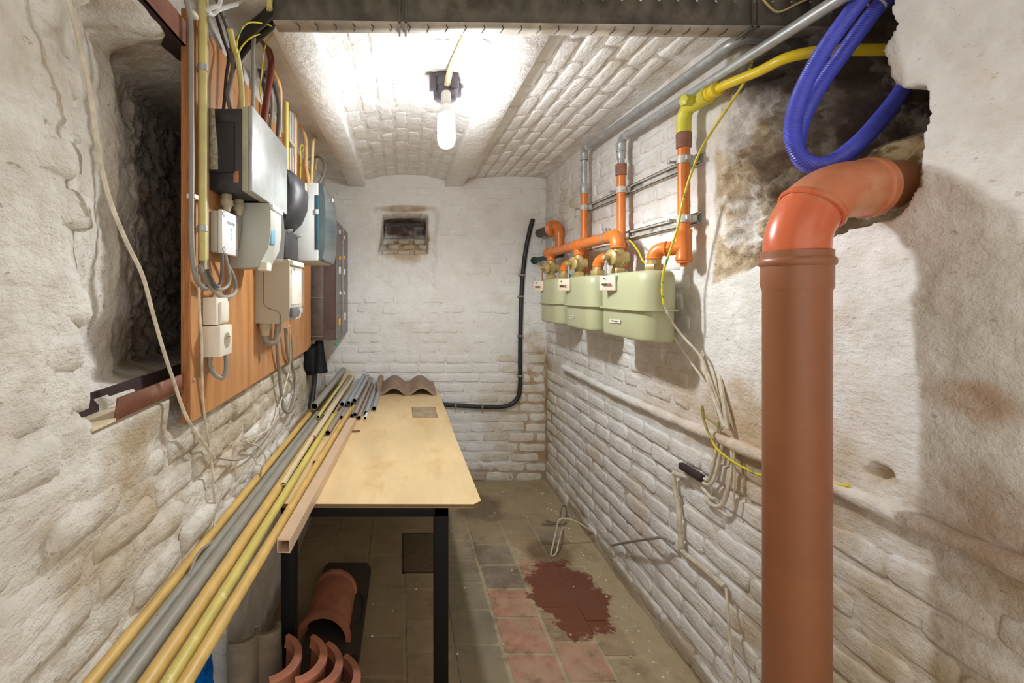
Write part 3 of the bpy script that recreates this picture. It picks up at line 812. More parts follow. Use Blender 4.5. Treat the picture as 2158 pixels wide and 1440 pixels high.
fbox(-0.386, -0.378, 1.80, 1.83, 1.835, 1.89, 0.001).build('rating_plate', M_trunk, t)

# grey distribution box with a tinted door
t = thing('distribution_box', 'grey consumer unit with a tinted teal door', 'fuse box', (-0.45, 2.1, 1.6))
fbox(XB, -0.362, 2.00, 2.36, 1.595, 1.940, 0.008).build('body', M_lightgrey, t)
out = [(-0.361, 1.597), (-0.345, 1.604), (-0.335, 1.66), (-0.331, 1.77), (-0.335, 1.88), (-0.345, 1.932), (-0.361, 1.938)]
MB().prism(out, 2.004, 2.356, Mxz).build('door', M_tealglass, t)
fbox(-0.3775, -0.3605, 1.9985, 2.004, 1.645, 1.885, 0.001).build('hinge_strip', mat('teal_strip', S(52, 84, 96), 0.3), t)
fbox(-0.3785, -0.362, 1.997, 2.0, 1.80, 1.822, 0.001).build('latch', M_lightgrey, t)
fbox(-0.334, -0.3295, 2.20, 2.225, 1.895, 1.912, 0.0005).build('sticker', M_wbox, t)

# smoked meter cabinet
t = thing('meter_cabinet', 'smoked brown transparent cabinet at the far end of the left wall', 'cabinet', (-0.5, 3.1, 1.15))
fbox(-0.573, -0.553, 2.81, 3.45, 1.156, 1.908, 0.003).build('back_plate', M_bakelite, t)
fbox(-0.553, -0.478, 2.81, 3.45, 1.158, 1.906, 0.004).build('base_tray', mat('brown_tray', S(86, 74, 70), 0.3), t)
b = MB()
b.box((-0.478, 2.812, 1.160), (-0.4025, 2.816, 1.904)); b.box((-0.4065, 2.812, 1.160), (-0.4025, 3.448, 1.904))
b.box((-0.478, 3.444, 1.160), (-0.4025, 3.448, 1.904)); b.box((-0.478, 2.812, 1.160), (-0.4025, 3.448, 1.164)); b.box((-0.478, 2.812, 1.900), (-0.4025, 3.448, 1.904))
b.build('cover', M_smoke, t)
fbox(-0.477, -0.425, 2.90, 3.36, 1.215, 1.36, 0.004).build('fuse_block', M_bakelite, t)
fbox(-0.477, -0.44, 2.86, 3.38, 1.45, 1.60, 0.004).build('fuse_block', mat('brown_block', S(120, 98, 80), 0.5), t)
fbox(-0.477, -0.43, 2.88, 3.36, 1.66, 1.84, 0.004).build('fuse_block', mat('tan_block', S(130, 112, 92), 0.5), t)
for z in (1.18, 1.42, 1.62, 1.655):
    fbox(-0.560, -0.478, 2.806, 2.811, z, z + 0.006, 0.001).build('rib', mat('rib_grey', S(120, 108, 100), 0.4), t)
for yy in (3.13,):
    fbox(-0.4035, -0.396, yy - 0.008, yy + 0.008, 1.17, 1.90, 0.001).build('cover_rib', mat('rib_smoke', S(150, 136, 132), 0.3), t)
for (yy, z, m_, s_) in ((2.98, 1.60, M_wbox, 0.022), (3.22, 1.60, M_wbox, 0.02), (2.98, 1.68, M_yelcap, 0.012), (3.2, 1.70, M_yelcap, 0.012), (2.96, 1.265, M_yelcap, 0.022), (3.25, 1.285, M_wbox, 0.026), (3.0, 1.45, M_wbox, 0.01), (3.2, 1.45, M_wbox, 0.01), (2.98, 1.85, M_wbox, 0.012), (3.2, 1.84, M_wbox, 0.012)):
    fbox(-0.4045, -0.394, yy - s_ * 0.6, yy + s_ * 0.6, z - s_, z + s_, 0.002).build('switch', m_, t)
p = Vector((-0.402, 2.83, 1.135))
MB().lathe([(0.008, 0), (0.010, 0.006), (0.006, 0.014)], p, (0.4, -1, 0), 10).build('seal', M_teal, t)

# small junction box
t = thing('junction_box', 'small square white junction box with four corner screws', 'box', (-0.53, 1.37, 1.57))
fbox(XB, -0.527, 1.310, 1.432, 1.573, 1.695, 0.006).build('body', M_gbox, t)
fbox(-0.527, -0.512, 1.307, 1.435, 1.570, 1.698, 0.005).build('lid', M_wbox, t)
for yy in (1.318, 1.424):
    for z in (1.582, 1.686):
        MB().lathe([(0.009, -0.004), (0.009, 0.001), (0.006, 0.001), (0.006, -0.001)], (-0.512, yy, z), (1, 0, 0), 12).build('corner_screw', mat('screw_grey', S(150, 150, 144), 0.5), t)

def lettering(txt, name, size, mtx, m, parent):
    cu = bpy.data.curves.new(name, 'FONT'); cu.body = txt; cu.size = size; cu.align_x = 'CENTER'; cu.align_y = 'CENTER'; cu.extrude = 0.0002
    tmp = bpy.data.objects.new(name, cu); COL.objects.link(tmp)
    bpy.context.view_layer.update()
    me = bpy.data.meshes.new_from_object(tmp.evaluated_get(bpy.context.evaluated_depsgraph_get()))
    COL.objects.unlink(tmp); bpy.data.objects.remove(tmp)
    me.materials.clear(); me.materials.append(m); me.transform(mtx)
    o = bpy.data.objects.new(name, me); COL.objects.link(o); o['kind'] = 'stuff' if False else 'thing'
    del o['kind']
    adopt(o, parent); return o
def face_left(p): return Matrix.Translation(p) @ Matrix(((0, 0, 1, 0), (1, 0, 0, 0), (0, 1, 0, 0), (0, 0, 0, 1)))       # text read from +X
def face_right(p): return Matrix.Translation(p) @ Matrix(((0, 0, -1, 0), (-1, 0, 0, 0), (0, 1, 0, 0), (0, 0, 0, 1)))    # text read from -X
M_faint = mat('faint_ink', S(130, 130, 130), 0.8)
lettering('TELEPHONE', 'lettering', 0.012, face_left((-0.5115, 1.371, 1.664)), M_faint, t)
lettering('TV\n1\n2', 'lettering', 0.013, face_left((-0.5115, 1.373, 1.632)), M_faint, t)

# pale meter box lower down
t = thing('electric_meter', 'warm grey meter box low on the board, clear door on its front', 'meter', (-0.5, 1.8, 1.33))
out = [(XB, 1.340), (-0.468, 1.338), (-0.425, 1.350), (-0.421, 1.40), (-0.421, 1.570), (-0.428, 1.584), (XB, 1.584)]
MB().prism(out, 1.722, 1.93, Mxz).build('body', M_gbox2, t)
b = MB()
b.tube([(-0.52, 1.7205, 1.585), (-0.52, 1.7205, 1.415), (-0.508, 1.7205, 1.40), (-0.465, 1.7205, 1.385), (-0.455, 1.7205, 1.372), (-0.455, 1.7205, 1.34)], 0.0014, 6)
b.build('seam_line', mat('seam', S(120, 114, 100), 0.6), t)
fbox(-0.421, -0.410, 1.735, 1.925, 1.400, 1.555, 0.004).build('clear_door', M_clear, t)
fbox(-0.4215, -0.4185, 1.745, 1.915, 1.41, 1.545, 0.002).build('dial_plate', M_ivory, t)
fbox(-0.424, -0.409, 1.726, 1.922, 1.562, 1.580, 0.003).build('top_strip', M_ivory, t)
fbox(-0.424, -0.411, 1.728, 1.84, 1.362, 1.398, 0.003).build('button_panel', mat('dark_panel', S(98, 98, 100), 0.5), t)
fbox(-0.4125, -0.4085, 1.85, 1.90, 1.372, 1.392, 0.002).build('port', M_bluegrey, t)
MB().lathe([(0.006, 0), (0.006, 0.004)], (-0.4105, 1.745, 1.545), (1, 0, 0), 10).build('cover_screw', M_galv, t)
MB().lathe([(0.024, 0), (0.024, -0.02), (0.020, -0.026), (0.018, -0.045), (0.015, -0.05)], (-0.525, 1.76, 1.340), (0, 0, 1), 14).build('cable_gland', M_trunk, t)
MB().tube(spline([(-0.525, 1.76, 1.30), (-0.523, 1.762, 1.275), (-0.505, 1.768, 1.262), (-0.485, 1.775, 1.275), (-0.478, 1.778, 1.345)], 6), 0.013, 12).build('cable_bend', M_greycable, t)

# rocker switch and socket
t = thing('light_switch', 'ivory surface rocker switch above the socket', 'switch', (-0.53, 1.3, 1.365))
def taper(bm):
    for v in bm.verts:
        if v.co.x > -0.53: v.co.z = 1.405 + (v.co.z - 1.405) * 0.96; v.co.y = 1.308 + (v.co.y - 1.308) * 0.95
fb = MB().box((XB, 1.262, 1.366), (-0.512, 1.352, 1.444), 0.003, taper=taper); fb.build('body', M_ivory, t)
fbox(-0.513, -0.5035, 1.280, 1.336, 1.374, 1.432, 0.003).build('rocker', M_ivory, t)
t = thing('wall_socket', 'ivory surface wall socket with a round recess', 'socket', (-0.53, 1.3, 1.28))
fbox(XB, -0.497, 1.252, 1.342, 1.279, 1.3645, 0.003).build('body', M_ivory, t)
MB().lathe([(0.0225, 0.0004), (0.0215, 0.0006), (0.019, -0.001)], (-0.4965, 1.302, 1.322), (1, 0, 0), 20).build('recess_rim', M_trunk, t)
MB().lathe([(0.0205, 0.0008), (0.001, 0.0012)], (-0.4968, 1.302, 1.322), (1, 0, 0), 20).build('recess', mat('recess_shade', S(150, 140, 116), 0.6), t)
MB().lathe([(0.003, 0), (0.003, 0.008), (0.001, 0.010)], (-0.4965, 1.300, 1.333), (1, 0, 0), 8).build('earth_pin', M_galv, t)
pipe_thing('cable', 'thick grey cable looping below the ivory socket', 'cable', [(-0.535, 1.272, 1.285), (-0.535, 1.278, 1.25), (-0.528, 1.292, 1.225), (-0.512, 1.305, 1.213), (-0.505, 1.315, 1.235), (-0.507, 1.318, 1.283)], 0.0065, M_greycable)

# vertical tubes at the near edge of the board
t = thing('conduit', 'dull yellow tube running down the near edge of the board', 'conduit', (-0.535, 1.22, 1.54))
yx = -0.532
MB().tube([(yx, 1.222, 1.543), (yx, 1.222, 2.0), (yx, 1.222, 2.34)], 0.0115, 14).build('tube', M_dullyel, t)
for z in (2.06, 1.63):
    b = MB(); b.lathe([(0.0125, -0.008), (0.0135, -0.008), (0.0135, 0.008), (0.0125, 0.008)], (yx, 1.222, z), (0, 0, 1), 14, False)
    b.box((XB, 1.232, z - 0.008), (XB + 0.003, 1.252, z + 0.008)); b.build('clamp', M_galv, t)
tag(fbox(XB, XB + 0.014, 1.245, 1.272, 1.515, 2.335, 0.002).build('trunking', M_trunk), 'flat beige trunking beside the dull yellow tube on the board', 'trunking')
t = thing('cable', 'grey cable clipped left of the dull yellow tube', 'cable', (-0.54, 1.18, 1.5))
pts = [pX(388, -20, -0.545), pX(397, 20, -0.542), pX(402, 60, -0.540), pX(403, 200, -0.540), pX(404, 350, -0.540), pX(403, 480, -0.538), pX(407, 550, -0.536), pX(413, 585, -0.534), pX(424, 604, -0.532), pX(436, 608, -0.53)]
MB().tube(spline(pts, 8), 0.0068, 10).build('sheath', M_greycable, t)
for yy in (32, 415):
    p = pX(402, yy, -0.545); b = MB(); b.box(p + Vector((-0.006, -0.012, -0.006)), p + Vector((0.016, 0.012, 0.006)), 0.002); b.build('clip', M_ivory, t)

# cable loops between trunking and junction box
loops = [('grey cable looping lowest from yellow tube to junction box', 0.0062, M_greycable, [(421, 560), (432, 590), (450, 612), (470, 626), (490, 622), (498, 604), (490, 578), (478, 556), (466, 532)]),
         ('grey cable loop nested between the other two loops under junction box', 0.0052, M_greycable, [(434, 570), (446, 594), (462, 610), (478, 604), (484, 586), (480, 562), (474, 534)]),
         ('dark grey cable in the innermost loop under junction box', 0.0050, M_dkcable, [(438, 570), (450, 596), (460, 604), (466, 590), (468, 565), (468, 534)])]
for i, (lb_, r_, m_, pp) in enumerate(loops):
    pipe_thing('cable', lb_, 'cable', [pX(x, y, -0.522 + 0.006 * i - 0.004 * math.sin(q)) for q, (x, y) in enumerate(pp)], r_, m_, 9)
# drops from the fuse box into the junction box and meter
pipe_thing('cable', 'blue-grey cable from fuse box gland down into the junction box', 'cable', [(pY(478, 397, 1.37).x, 1.37, 1.71), (-0.525, 1.372, 1.70), (-0.53, 1.374, 1.69)], 0.0075, M_bluegrey)
pipe_thing('cable', 'grey cable from the second gland to the wedge-shaped meter', 'cable', [(pY(503, 408, 1.45).x, 1.45, 1.71), (-0.518, 1.452, 1.66), (-0.525, 1.455, 1.60)], 0.009, M_greycable)

# bundle of cables and tubes above the boxes
def run(name, label, cat, pts, r, m, X, n=10): 
    if isinstance(X, (int, float)): X = [X] * len(pts)
    return pipe_thing(name, label, cat, [pX(x, y, xx) for (x, y), xx in zip(pts, X)], r, m, n)
run('cable', 'thick dark grey cable curving down into the fuse box top', 'cable', [(455, -10), (466, 24), (480, 60), (489, 100), (491, 140), (485, 175), (480, 200), (487, 234)], 0.0068, M_dkcable, -0.492)
run('cable', 'brown cable behind the dark grey one above the fuse box', 'cable', [(455, 30), (470, 80), (482, 118), (477, 160), (474, 200), (471, 234)], 0.005, M_rustdark, -0.515)
run('conduit', 'olive-yellow tube bending into the fuse box top', 'conduit', [(484, 60), (492, 95), (500, 120), (505, 150), (509, 185), (510, 234)], 0.0085, M_dullyel, -0.475)
run('cable', 'light grey cable hanging from the tray into the fuse box', 'cable', [(562, 28), (548, 46), (537, 72), (533, 110), (534, 150), (532, 236)], 0.0065, M_greycable, -0.462)
run('conduit', 'wine-red tube arching above the fuse box', 'conduit', [(522, 60), (545, 76), (562, 98), (571, 128), (569, 160), (563, 200), (555, 262)], 0.0125, M_winered, [-0.50, -0.485, -0.475, -0.47, -0.47, -0.47, -0.47], 12)
run('conduit', 'amber tube bending behind the wine-red tube', 'conduit', [(570, 138), (582, 160), (590, 190), (590, 230), (588, 290)], 0.009, M_peach, -0.485)
run('cable', 'dark grey cable arching beside the amber tube', 'cable', [(560, 150), (578, 180), (587, 215), (588, 250), (584, 305)], 0.009, M_dkcable, [-0.52, -0.49, -0.478, -0.475, -0.475])
run('cable', 'grey cable close behind the wine-red tube', 'cable', [(556, 165), (570, 190), (574, 225), (570, 265), (566, 300)], 0.007, M_greycable, -0.51)
run('conduit', 'off-white tube sloping behind the amber bend', 'conduit', [(586, 178), (600, 196), (609, 215), (612, 240), (612, 330)], 0.011, M_whitecable, -0.535)
t = thing('conduit', 'straight yellow tube standing beside three white tubes', 'conduit', onb(602, 330))
pp = [pX(603, 216, -0.475), pX(603, 280, -0.475), pX(604, 395, -0.475)]
MB().tube(pp, 0.0105, 12).build('tube', M_tubeyel, t)
p = pX(606, 296, -0.482); MB().box(p + Vector((-0.018, -0.014, -0.009)), p + Vector((0.014, 0.07, 0.009)), 0.003).build('tie', M_trunk, t)
for i, x in enumerate((611, 616, 621)):
    run('conduit', ['slim white tube touching the straight yellow tube', 'slim white tube, middle one of the three', 'slim white tube beside the slim peach tube'][i], 'conduit',
        [(x, 235 + 3 * i), (x, 300), (x + 1, 385)], 0.0058, M_whitecable, -0.512)['group'] = 'three slim white tubes'

run('conduit', 'slim peach tube right of the three white tubes', 'conduit', [(624, 240), (624, 300), (623, 375)], 0.006, M_peach, -0.515)
run('cable', 'grey cable hooked over above the white tubes', 'cable', [(612, 208), (620, 203), (628, 206), (630, 220), (626, 242)], 0.006, M_dkcable, [-0.53, -0.52, -0.505, -0.505, -0.512])
run('conduit', 'peach tube bending down into the teal-doored unit', 'conduit', [(625, 256), (636, 270), (644, 295), (645, 330), (645, 352), (651, 388)], 0.0105, M_peach, [-0.54, -0.52, -0.50, -0.49, -0.49, -0.47])
run('conduit', 'cream hooked tube rising from the teal-doored unit', 'conduit', [(656, 388), (658, 340), (660, 300), (664, 291), (669, 298), (670, 320), (664, 360)], 0.0085, M_creamcable, [-0.465, -0.465, -0.465, -0.48, -0.50, -0.52, -0.53])
run('cable', 'grey hooked cable at the far end above the teal-doored unit', 'cable', [(650, 336), (664, 331), (676, 333), (684, 346), (682, 366), (672, 390)], 0.0075, M_greycable, [-0.545, -0.52, -0.47, -0.44, -0.43, -0.43])
t = run('earth_wire', 'short green-yellow wire looped above the black meter', 'wire', [(633, 382), (634, 340), (633, 312), (636, 305), (640, 310), (638, 320)], 0.0022, M_earth, -0.47, 7)
tag(MB().box((-0.549, 2.02, 1.94), (-0.53, 2.2, 2.05), 0.006).build('sealing_block', mat('red_seal', S(196, 84, 50), 0.7)), 'red-orange block on the board among tubes near the teal-doored unit', 'block')
# wires up by the tray
for i, (lb_, m_, r_, pp, X) in enumerate([
        ('green-yellow wire stretched to the tray, upper one', M_earth, 0.0024, [(497, 110), (503, 75), (520, 50), (548, 48), (600, 60), (660, 57)], [-0.47, -0.46, -0.44, -0.42, -0.36, -0.28]),
        ('green-yellow wire stretched to the tray, lower one', M_earth, 0.0024, [(500, 118), (512, 95), (535, 76), (575, 66), (620, 62), (662, 58)], [-0.47, -0.46, -0.45, -0.41, -0.35, -0.28]),
        ('green-yellow wire dropping from tray past the wine-red tube', M_earth, 0.0022, [(640, 60), (590, 66), (566, 82), (556, 110), (552, 150), (548, 190), (551, 215)], [-0.3, -0.40, -0.44, -0.45, -0.455, -0.47, -0.48]),
        ('white cable looped at the top near the board corner', M_whitecable, 0.0060, [(466, -20), (462, 10), (446, 16), (438, 24), (448, 30), (462, 20), (500, 8), (530, -6)], -0.47)]):
    run('earth_wire' if m_ is M_earth else 'cable', lb_, 'wire' if m_ is M_earth else 'cable', pp, r_, m_, X, 8)
for i, (yy, zz, r_) in enumerate(((1.385, 2.272, 0.012), (1.425, 2.268, 0.011), (1.40, 2.302, 0.012))):
    q = pipe_thing('cable', ['thick black cable lying behind the tray, nearest of three', 'thick black cable behind the tray, lowest of three', 'thick black cable behind the tray, highest of three'][i], 'cable',
                   [(-0.575, yy + 0.14, zz - 0.035), (-0.50, yy + 0.06, zz - 0.01), (-0.42, yy - 0.01, zz), (-0.375, yy - 0.045, zz + 0.012)], r_, M_blackcable)
run('cable', 'dark cable sloping down along the wall behind the grey cable', 'cable', [(495, 60), (520, 90), (545, 140), (560, 200), (570, 240)], 0.009, M_dkcable, [-0.56, -0.56, -0.555, -0.55, -0.54])
run('cable', 'black cable sloping behind the light grey cable', 'cable', [(505, 45), (532, 80), (552, 130), (566, 180)], 0.008, M_blackcable, [-0.55, -0.55, -0.545, -0.54])
t = thing('conduit', 'short dull yellow tube hanging in front of the tray end', 'conduit', pY(565, 10, 1.29))
MB().tube([pY(566, -30, 1.285), pY(568, 20, 1.285)], 0.0088, 12).build('tube', M_dullyel, t)
t = MB().tube([pY(568, 24, 1.36), pY(577, 57, 1.42)], 0.0085, 12).build('conduit', M_creamcable)
tag(t, 'short cream tube stub under the tray end', 'conduit')

# cables hanging below the pale meter
run('cable', 'grey flexible tube looping far below the pale meter box', 'cable', [(584, 690), (585, 745), (590, 800), (595, 845), (600, 866), (610, 868), (619, 848), (622, 815), (617, 775), (606, 745), (602, 690)], 0.0085, M_greycable, [-0.52, -0.53, -0.545, -0.55, -0.545, -0.54, -0.54, -0.545, -0.54, -0.53, -0.52])
run('cable', 'thin cream wire hanging from the pale meter box', 'wire', [(610, 686), (612, 740), (609, 780), (598, 825), (586, 862), (572, 898), (545, 918), (518, 930), (545, 942), (560, 968), (556, 1005), (540, 1050), (515, 1085), (480, 1110)], 0.0028, M_paintcable, [-0.50, -0.52, -0.535, -0.545, -0.55, -0.553, -0.553, -0.553, -0.55, -0.545, -0.54, -0.53, -0.52, -0.51])
run('cable', 'thin grey wire crossing under the loop to the left wall', 'wire', [(613, 688), (617, 760), (616, 820), (604, 860), (588, 882), (560, 925), (530, 956), (500, 970), (455, 966)], 0.0026, M_greycable, [-0.50, -0.52, -0.535, -0.545, -0.55, -0.555, -0.555, -0.555, -0.555])

# black cable terminal at the end of the board
t = thing('cable_terminal', 'black cast cable terminal below the smoked cabinet', 'terminal', (-0.55, 2.9, 0.95))
fbox(-0.573, -0.525, 2.70, 2.93, 0.985, 1.125, 0.008).build('head', M_black, t)
MB().lathe([(0.026, 1.15), (0.034, 1.08), (0.044, 1.02), (0.050, 1.00), (0.050, 0.975), (0.053, 0.970), (0.053, 0.955)], (-0.513, 2.86, 0.0), (0, 0, 1), 18).build('cone', M_black, t)
fbox(-0.572, -0.53, 2.74, 2.90, 0.955, 0.99, 0.008).build('collar', M_black, t)
MB().tube(spline([(-0.535, 2.84, 0.96), (-0.54, 2.83, 0.88), (-0.545, 2.80, 0.80), (-0.55, 2.76, 0.72), (-0.55, 2.74, 0.62)], 6), 0.0155, 12).build('cable', M_blackcable, t)

# cords on the left wall
run('cable', 'off-white cord hanging across the niche on the left wall', 'cord', [(136, -30), (150, 20), (172, 110), (192, 210), (204, 300), (228, 410), (262, 500), (300, 580), (322, 660), (345, 740), (368, 810), (388, 868), (408, 905), (430, 935), (452, 967)],
    0.0042, M_whitecable if False else M_paintcable, [-0.545] * 15, 8)
run('cable', 'beige cord dropping from the grey loops past the socket', 'cord', [(419, 606), (421, 660), (425, 720), (426, 790), (428, 850), (436, 910), (445, 965), (449, 1020), (453, 1075), (450, 1128)], 0.0036, M_paintcable, [-0.535, -0.53, -0.53, -0.54, -0.545, -0.548, -0.545, -0.545, -0.545, -0.54], 8)
run('cable', 'dark grey cord lying along the long tubes at lower left', 'cord', [(552, 985), (540, 1040), (520, 1075), (470, 1125), (420, 1165), (395, 1220), (370, 1262), (330, 1300)], 0.0036, M_greycable, [-0.52, -0.525, -0.53, -0.525, -0.515, -0.51, -0.51, -0.515], 8)

# ------------------------------------------------------------------ gas pipework on the right wall
def elbow(c0, d0, d1, R, r, n=9, sides=16):
    """quarter bend that leaves c0 along d0 and ends along d1"""
    c0 = Vector(c0); d0 = Vector(d0).normalized(); d1 = Vector(d1).normalized()
    o = c0 + d1 * R
    return [o - d1 * R * math.cos(t) + d0 * R * math.sin(t) for t in [PI / 2 * i / n for i in range(n + 1)]]

XM, ZM = 0.975, 1.715         # header pipe
XRs = 1.04                    # risers
inlets = [2.955, 2.50, 2.05]
outlets = [2.715, 2.255, 1.755]
risers = [2.587, 2.152, 1.675]
names3 = ['farthest', 'middle', 'nearest']

gm = thing('gas_header', 'orange horizontal gas header pipe feeding the three green meters', 'gas pipe', (XM, 2.5, ZM))
MB().cyl((XM, 3.00, ZM), (XM, 2.095, ZM), 0.0265, 18).build('pipe', M_orange, gm)
MB().lathe([(0.0, 0.04), (0.024, 0.04), (0.031, 0.034), (0.033, 0.0), (0.0285, 0.0)], (XM, 2.995, ZM), (0, 1, 0), 18).build('end_cap', M_orange, gm)
for yi in inlets[:2]:
    b = MB(); b.cyl((XM, yi + 0.055, ZM), (XM, yi - 0.055, ZM), 0.0305, 18); b.cyl((XM, yi, ZM), (XM, yi, ZM - 0.055), 0.027, 18)
    for q in (-0.052, 0.052): b.lathe([(0.031, -0.004), (0.033, 0), (0.031, 0.004)], (XM, yi + q, ZM), (0, 1, 0), 18)
    b.lathe([(0.027, -0.004), (0.0295, 0), (0.027, 0.004)], (XM, yi, ZM - 0.05), (0, 0, 1), 18)
    b.build('tee', M_orange, gm)
b = MB(); b.tube([(XM, 2.125, ZM), (XM, 2.10, ZM)] + elbow((XM, 2.095, ZM), (0, -1, 0), (0, 0, -1), 0.045, 0.03) + [(XM, 2.05, ZM - 0.06)], 0.0305, 18)
b.lathe([(0.031, -0.004), (0.034, 0), (0.031, 0.004)], (XM, 2.05, ZM - 0.056), (0, 0, 1), 18)
b.build('elbow', M_orange, gm)
b = MB(); b.lathe([(0.0275, -0.006), (0.0285, -0.006), (0.0285, 0.006), (0.0275, 0.006)], (XM, 2.165, ZM), (0, 1, 0), 18, False)
b.box((XM - 0.012, 2.158, ZM + 0.026), (XM - 0.004, 2.172, ZM + 0.050), 0.002); b.box((XM + 0.004, 2.158, ZM + 0.026), (XM + 0.012, 2.172, ZM + 0.050), 0.002)
b.cyl((XM - 0.02, 2.165, ZM + 0.042), (XM + 0.02, 2.165, ZM + 0.042), 0.005, 8)
b.build('hose_clamp', M_galv, gm)
MB().cyl((XM + 0.01, 2.86, ZM), (1.058, 3.03, ZM + 0.004), 0.025, 14).build('branch', M_orange, gm)

t = thing('inlet_pipe', 'orange inlet pipe bending out of the back wall with a round flange', 'gas pipe', (1.06, 3.05, 1.8))
b = MB(); b.tube([(1.06, 3.05, ZM - 0.01), (1.06, 3.05, 1.84)] + elbow((1.06, 3.05, 1.845), (0, 0, 1), (0, 1, 0), 0.055, 0.027) + [(1.06, 3.16, 1.90)], 0.0262, 18)
b.build('pipe', M_orange, t)
b = MB(); b.tube([(1.06, 3.05, 1.82), (1.06, 3.05, 1.842)] + elbow((1.06, 3.05, 1.845), (0, 0, 1), (0, 1, 0), 0.055, 0.03) + [(1.06, 3.13, 1.90)], 0.030, 18); b.build('elbow', M_orange, t)
MB().lathe([(0.03, -0.02), (0.036, -0.004), (0.058, 0.004), (0.060, 0.012), (0.056, 0.024), (0.04, 0.03)], (1.06, 3.16, 1.90), (0, 1, 0), 24).build('flange', M_orange, t)
MB().cyl((1.062, 3.18, 1.90), (1.062, 3.51, 1.91), 0.032, 16).build('wall_sleeve', M_dkcable, t)
t = thing('green_pipe', 'short dark green pipe stub from the back wall behind the header', 'pipe', (1.02, 3.4, 1.7))
MB().cyl((1.022, 3.515, 1.70), (1.022, 2.90, 1.695), 0.0185, 14).build('pipe', M_green, t)
MB().lathe([(0.02, 0.0), (0.028, 0.0), (0.028, 0.02), (0.02, 0.022)], (1.022, 3.478, 1.70), (0, 1, 0), 16).build('wall_collar', M_green, t)
MB().cyl((1.022, 3.14, 1.698), (1.022, 3.05, 1.697), 0.0235, 14).build('black_sleeve', M_rubber, t)

def stadium(x0, x1, y0, y1, r, n=8):
    out = []
    for cx, cy, a0 in ((x1 - r, y1 - r, 0), (x0 + r, y1 - r, 90), (x0 + r, y0 + r, 180), (x1 - r, y0 + r, 270)):
        for i in range(n + 1):
            th = math.radians(a0 + 90 * i / n); out.append((cx + r * math.cos(th), cy + r * math.sin(th)))
    return out
def shell(b, lev, x0, x1, y0, y1, r):
    rings = []
    for z, ins in lev:
        rings.append([(x, y, z) for x, y in stadium(x0 + ins, x1 - ins, y0 + ins, y1 - ins, max(0.01, r - ins))])
    n = len(rings[0]); vs = [p for q in rings for p in q]
    fs = [(i * n + q, i * n + (q + 1) % n, (i + 1) * n + (q + 1) % n, (i + 1) * n + q) for i in range(len(rings) - 1) for q in range(n)]
    fs += [tuple(range(n)), tuple((len(rings) - 1) * n + q for q in range(n))]
    return b.add(vs, fs)
mlab = ['farthest green gas meter, under the header by the back wall', 'middle green gas meter of the row on the right wall', 'nearest green gas meter, largest of the row on the right wall']
stick = ['1 BUREAU', 'BUR. UITBREID', '1 BUR. GELIJKVL']
for i, (yi, yo) in enumerate(zip(inlets, outlets)):
    g = thing('gas_meter', mlab[i], 'gas meter', (0.98, (yi + yo) / 2, 1.27), 'row of green gas meters')
    y0, y1, x0, x1 = yo - 0.065, yi + 0.045, 0.905, 1.045
    shell(MB(), [(1.393, 0.0), (1.50, 0.0), (1.525, 0.004), (1.537, 0.012), (1.541, 0.024)], x0, x1, y0, y1, 0.062).build('upper_shell', M_olive, g, 60)
    shell(MB(), [(1.268, 0.018), (1.270, 0.010), (1.275, 0.006), (1.284, 0.004), (1.388, 0.004)], x0, x1, y0, y1, 0.062).build('lower_shell', M_olive, g, 60)
    shell(MB(), [(1.3865, -0.008), (1.3875, -0.012), (1.3925, -0.012), (1.3935, -0.004)], x0, x1, y0, y1, 0.062).build('seam_flange', M_olive, g, 30)
    yc = yi - 0.10 if i == 2 else yi - 0.03
    R_ = Matrix.Translation((0.893, yc, 1.497)) @ Matrix.Rotation(math.radians(22), 4, 'Z')
    MB().box((-0.004, -0.042, -0.030), (0.03, 0.042, 0.032), 0.004, mtx=R_).build('counter_back', M_olive, g)
    MB().box((-0.014, -0.042, -0.0315), (-0.0045, 0.042, 0.0315), 0.003, mtx=R_).build('dial', M_dial, g)
    MB().box((-0.020, -0.046, -0.0345), (-0.004, 0.046, 0.0345), 0.006, mtx=R_).build('clear_cover', M_clear, g)
    MB().box((-0.0225, -0.026, -0.010), (-0.0200, 0.022, -0.002), mtx=R_).build('digit_window', M_ink, g)
    MB().box((-0.0227, -0.026, -0.0105), (-0.0202, -0.008, -0.0015), mtx=R_).build('red_digits', M_redink, g)
    MB().lathe([(0.004, 0), (0.004, 0.002), (0.002, 0.003)], R_ @ Vector((-0.020, 0.012, 0.02)), R_.to_3x3() @ Vector((-1, 0, 0)), 10).build('dial_dot', M_ink, g)
    # sticker
    sy = [2.93, 2.42, 1.93][i]; sz = [1.334, 1.326, 1.335][i]; wd = [0.05, 0.065, 0.10][i]
    tl = Matrix.Rotation(math.radians(-3 if i < 2 else -2), 4, 'X')
    Mx = Matrix.Translation((x0 + 0.0006, sy, sz)) @ tl
    MB().box((-0.0007, -wd / 2, -0.0075), (0.0005, wd / 2, 0.0075), mtx=Mx).build('sticker', M_ivory, g)
    lettering(stick[i], 'lettering', 0.0085, face_right((x0 - 0.0006, sy, sz)), M_ink, g)
    # union on the outlet
    b = MB(); b.lathe([(0.034, 1.540), (0.036, 1.543), (0.036, 1.562), (0.034, 1.565)], (XM, yo, 0), (0, 0, 1), 6)
    b.build('outlet_nut', M_brass, g)
    MB().lathe([(0.025, 1.54), (0.025, 1.60)], (XM, yo, 0), (0, 0, 1), 18).build('outlet_nipple', M_brass, g)

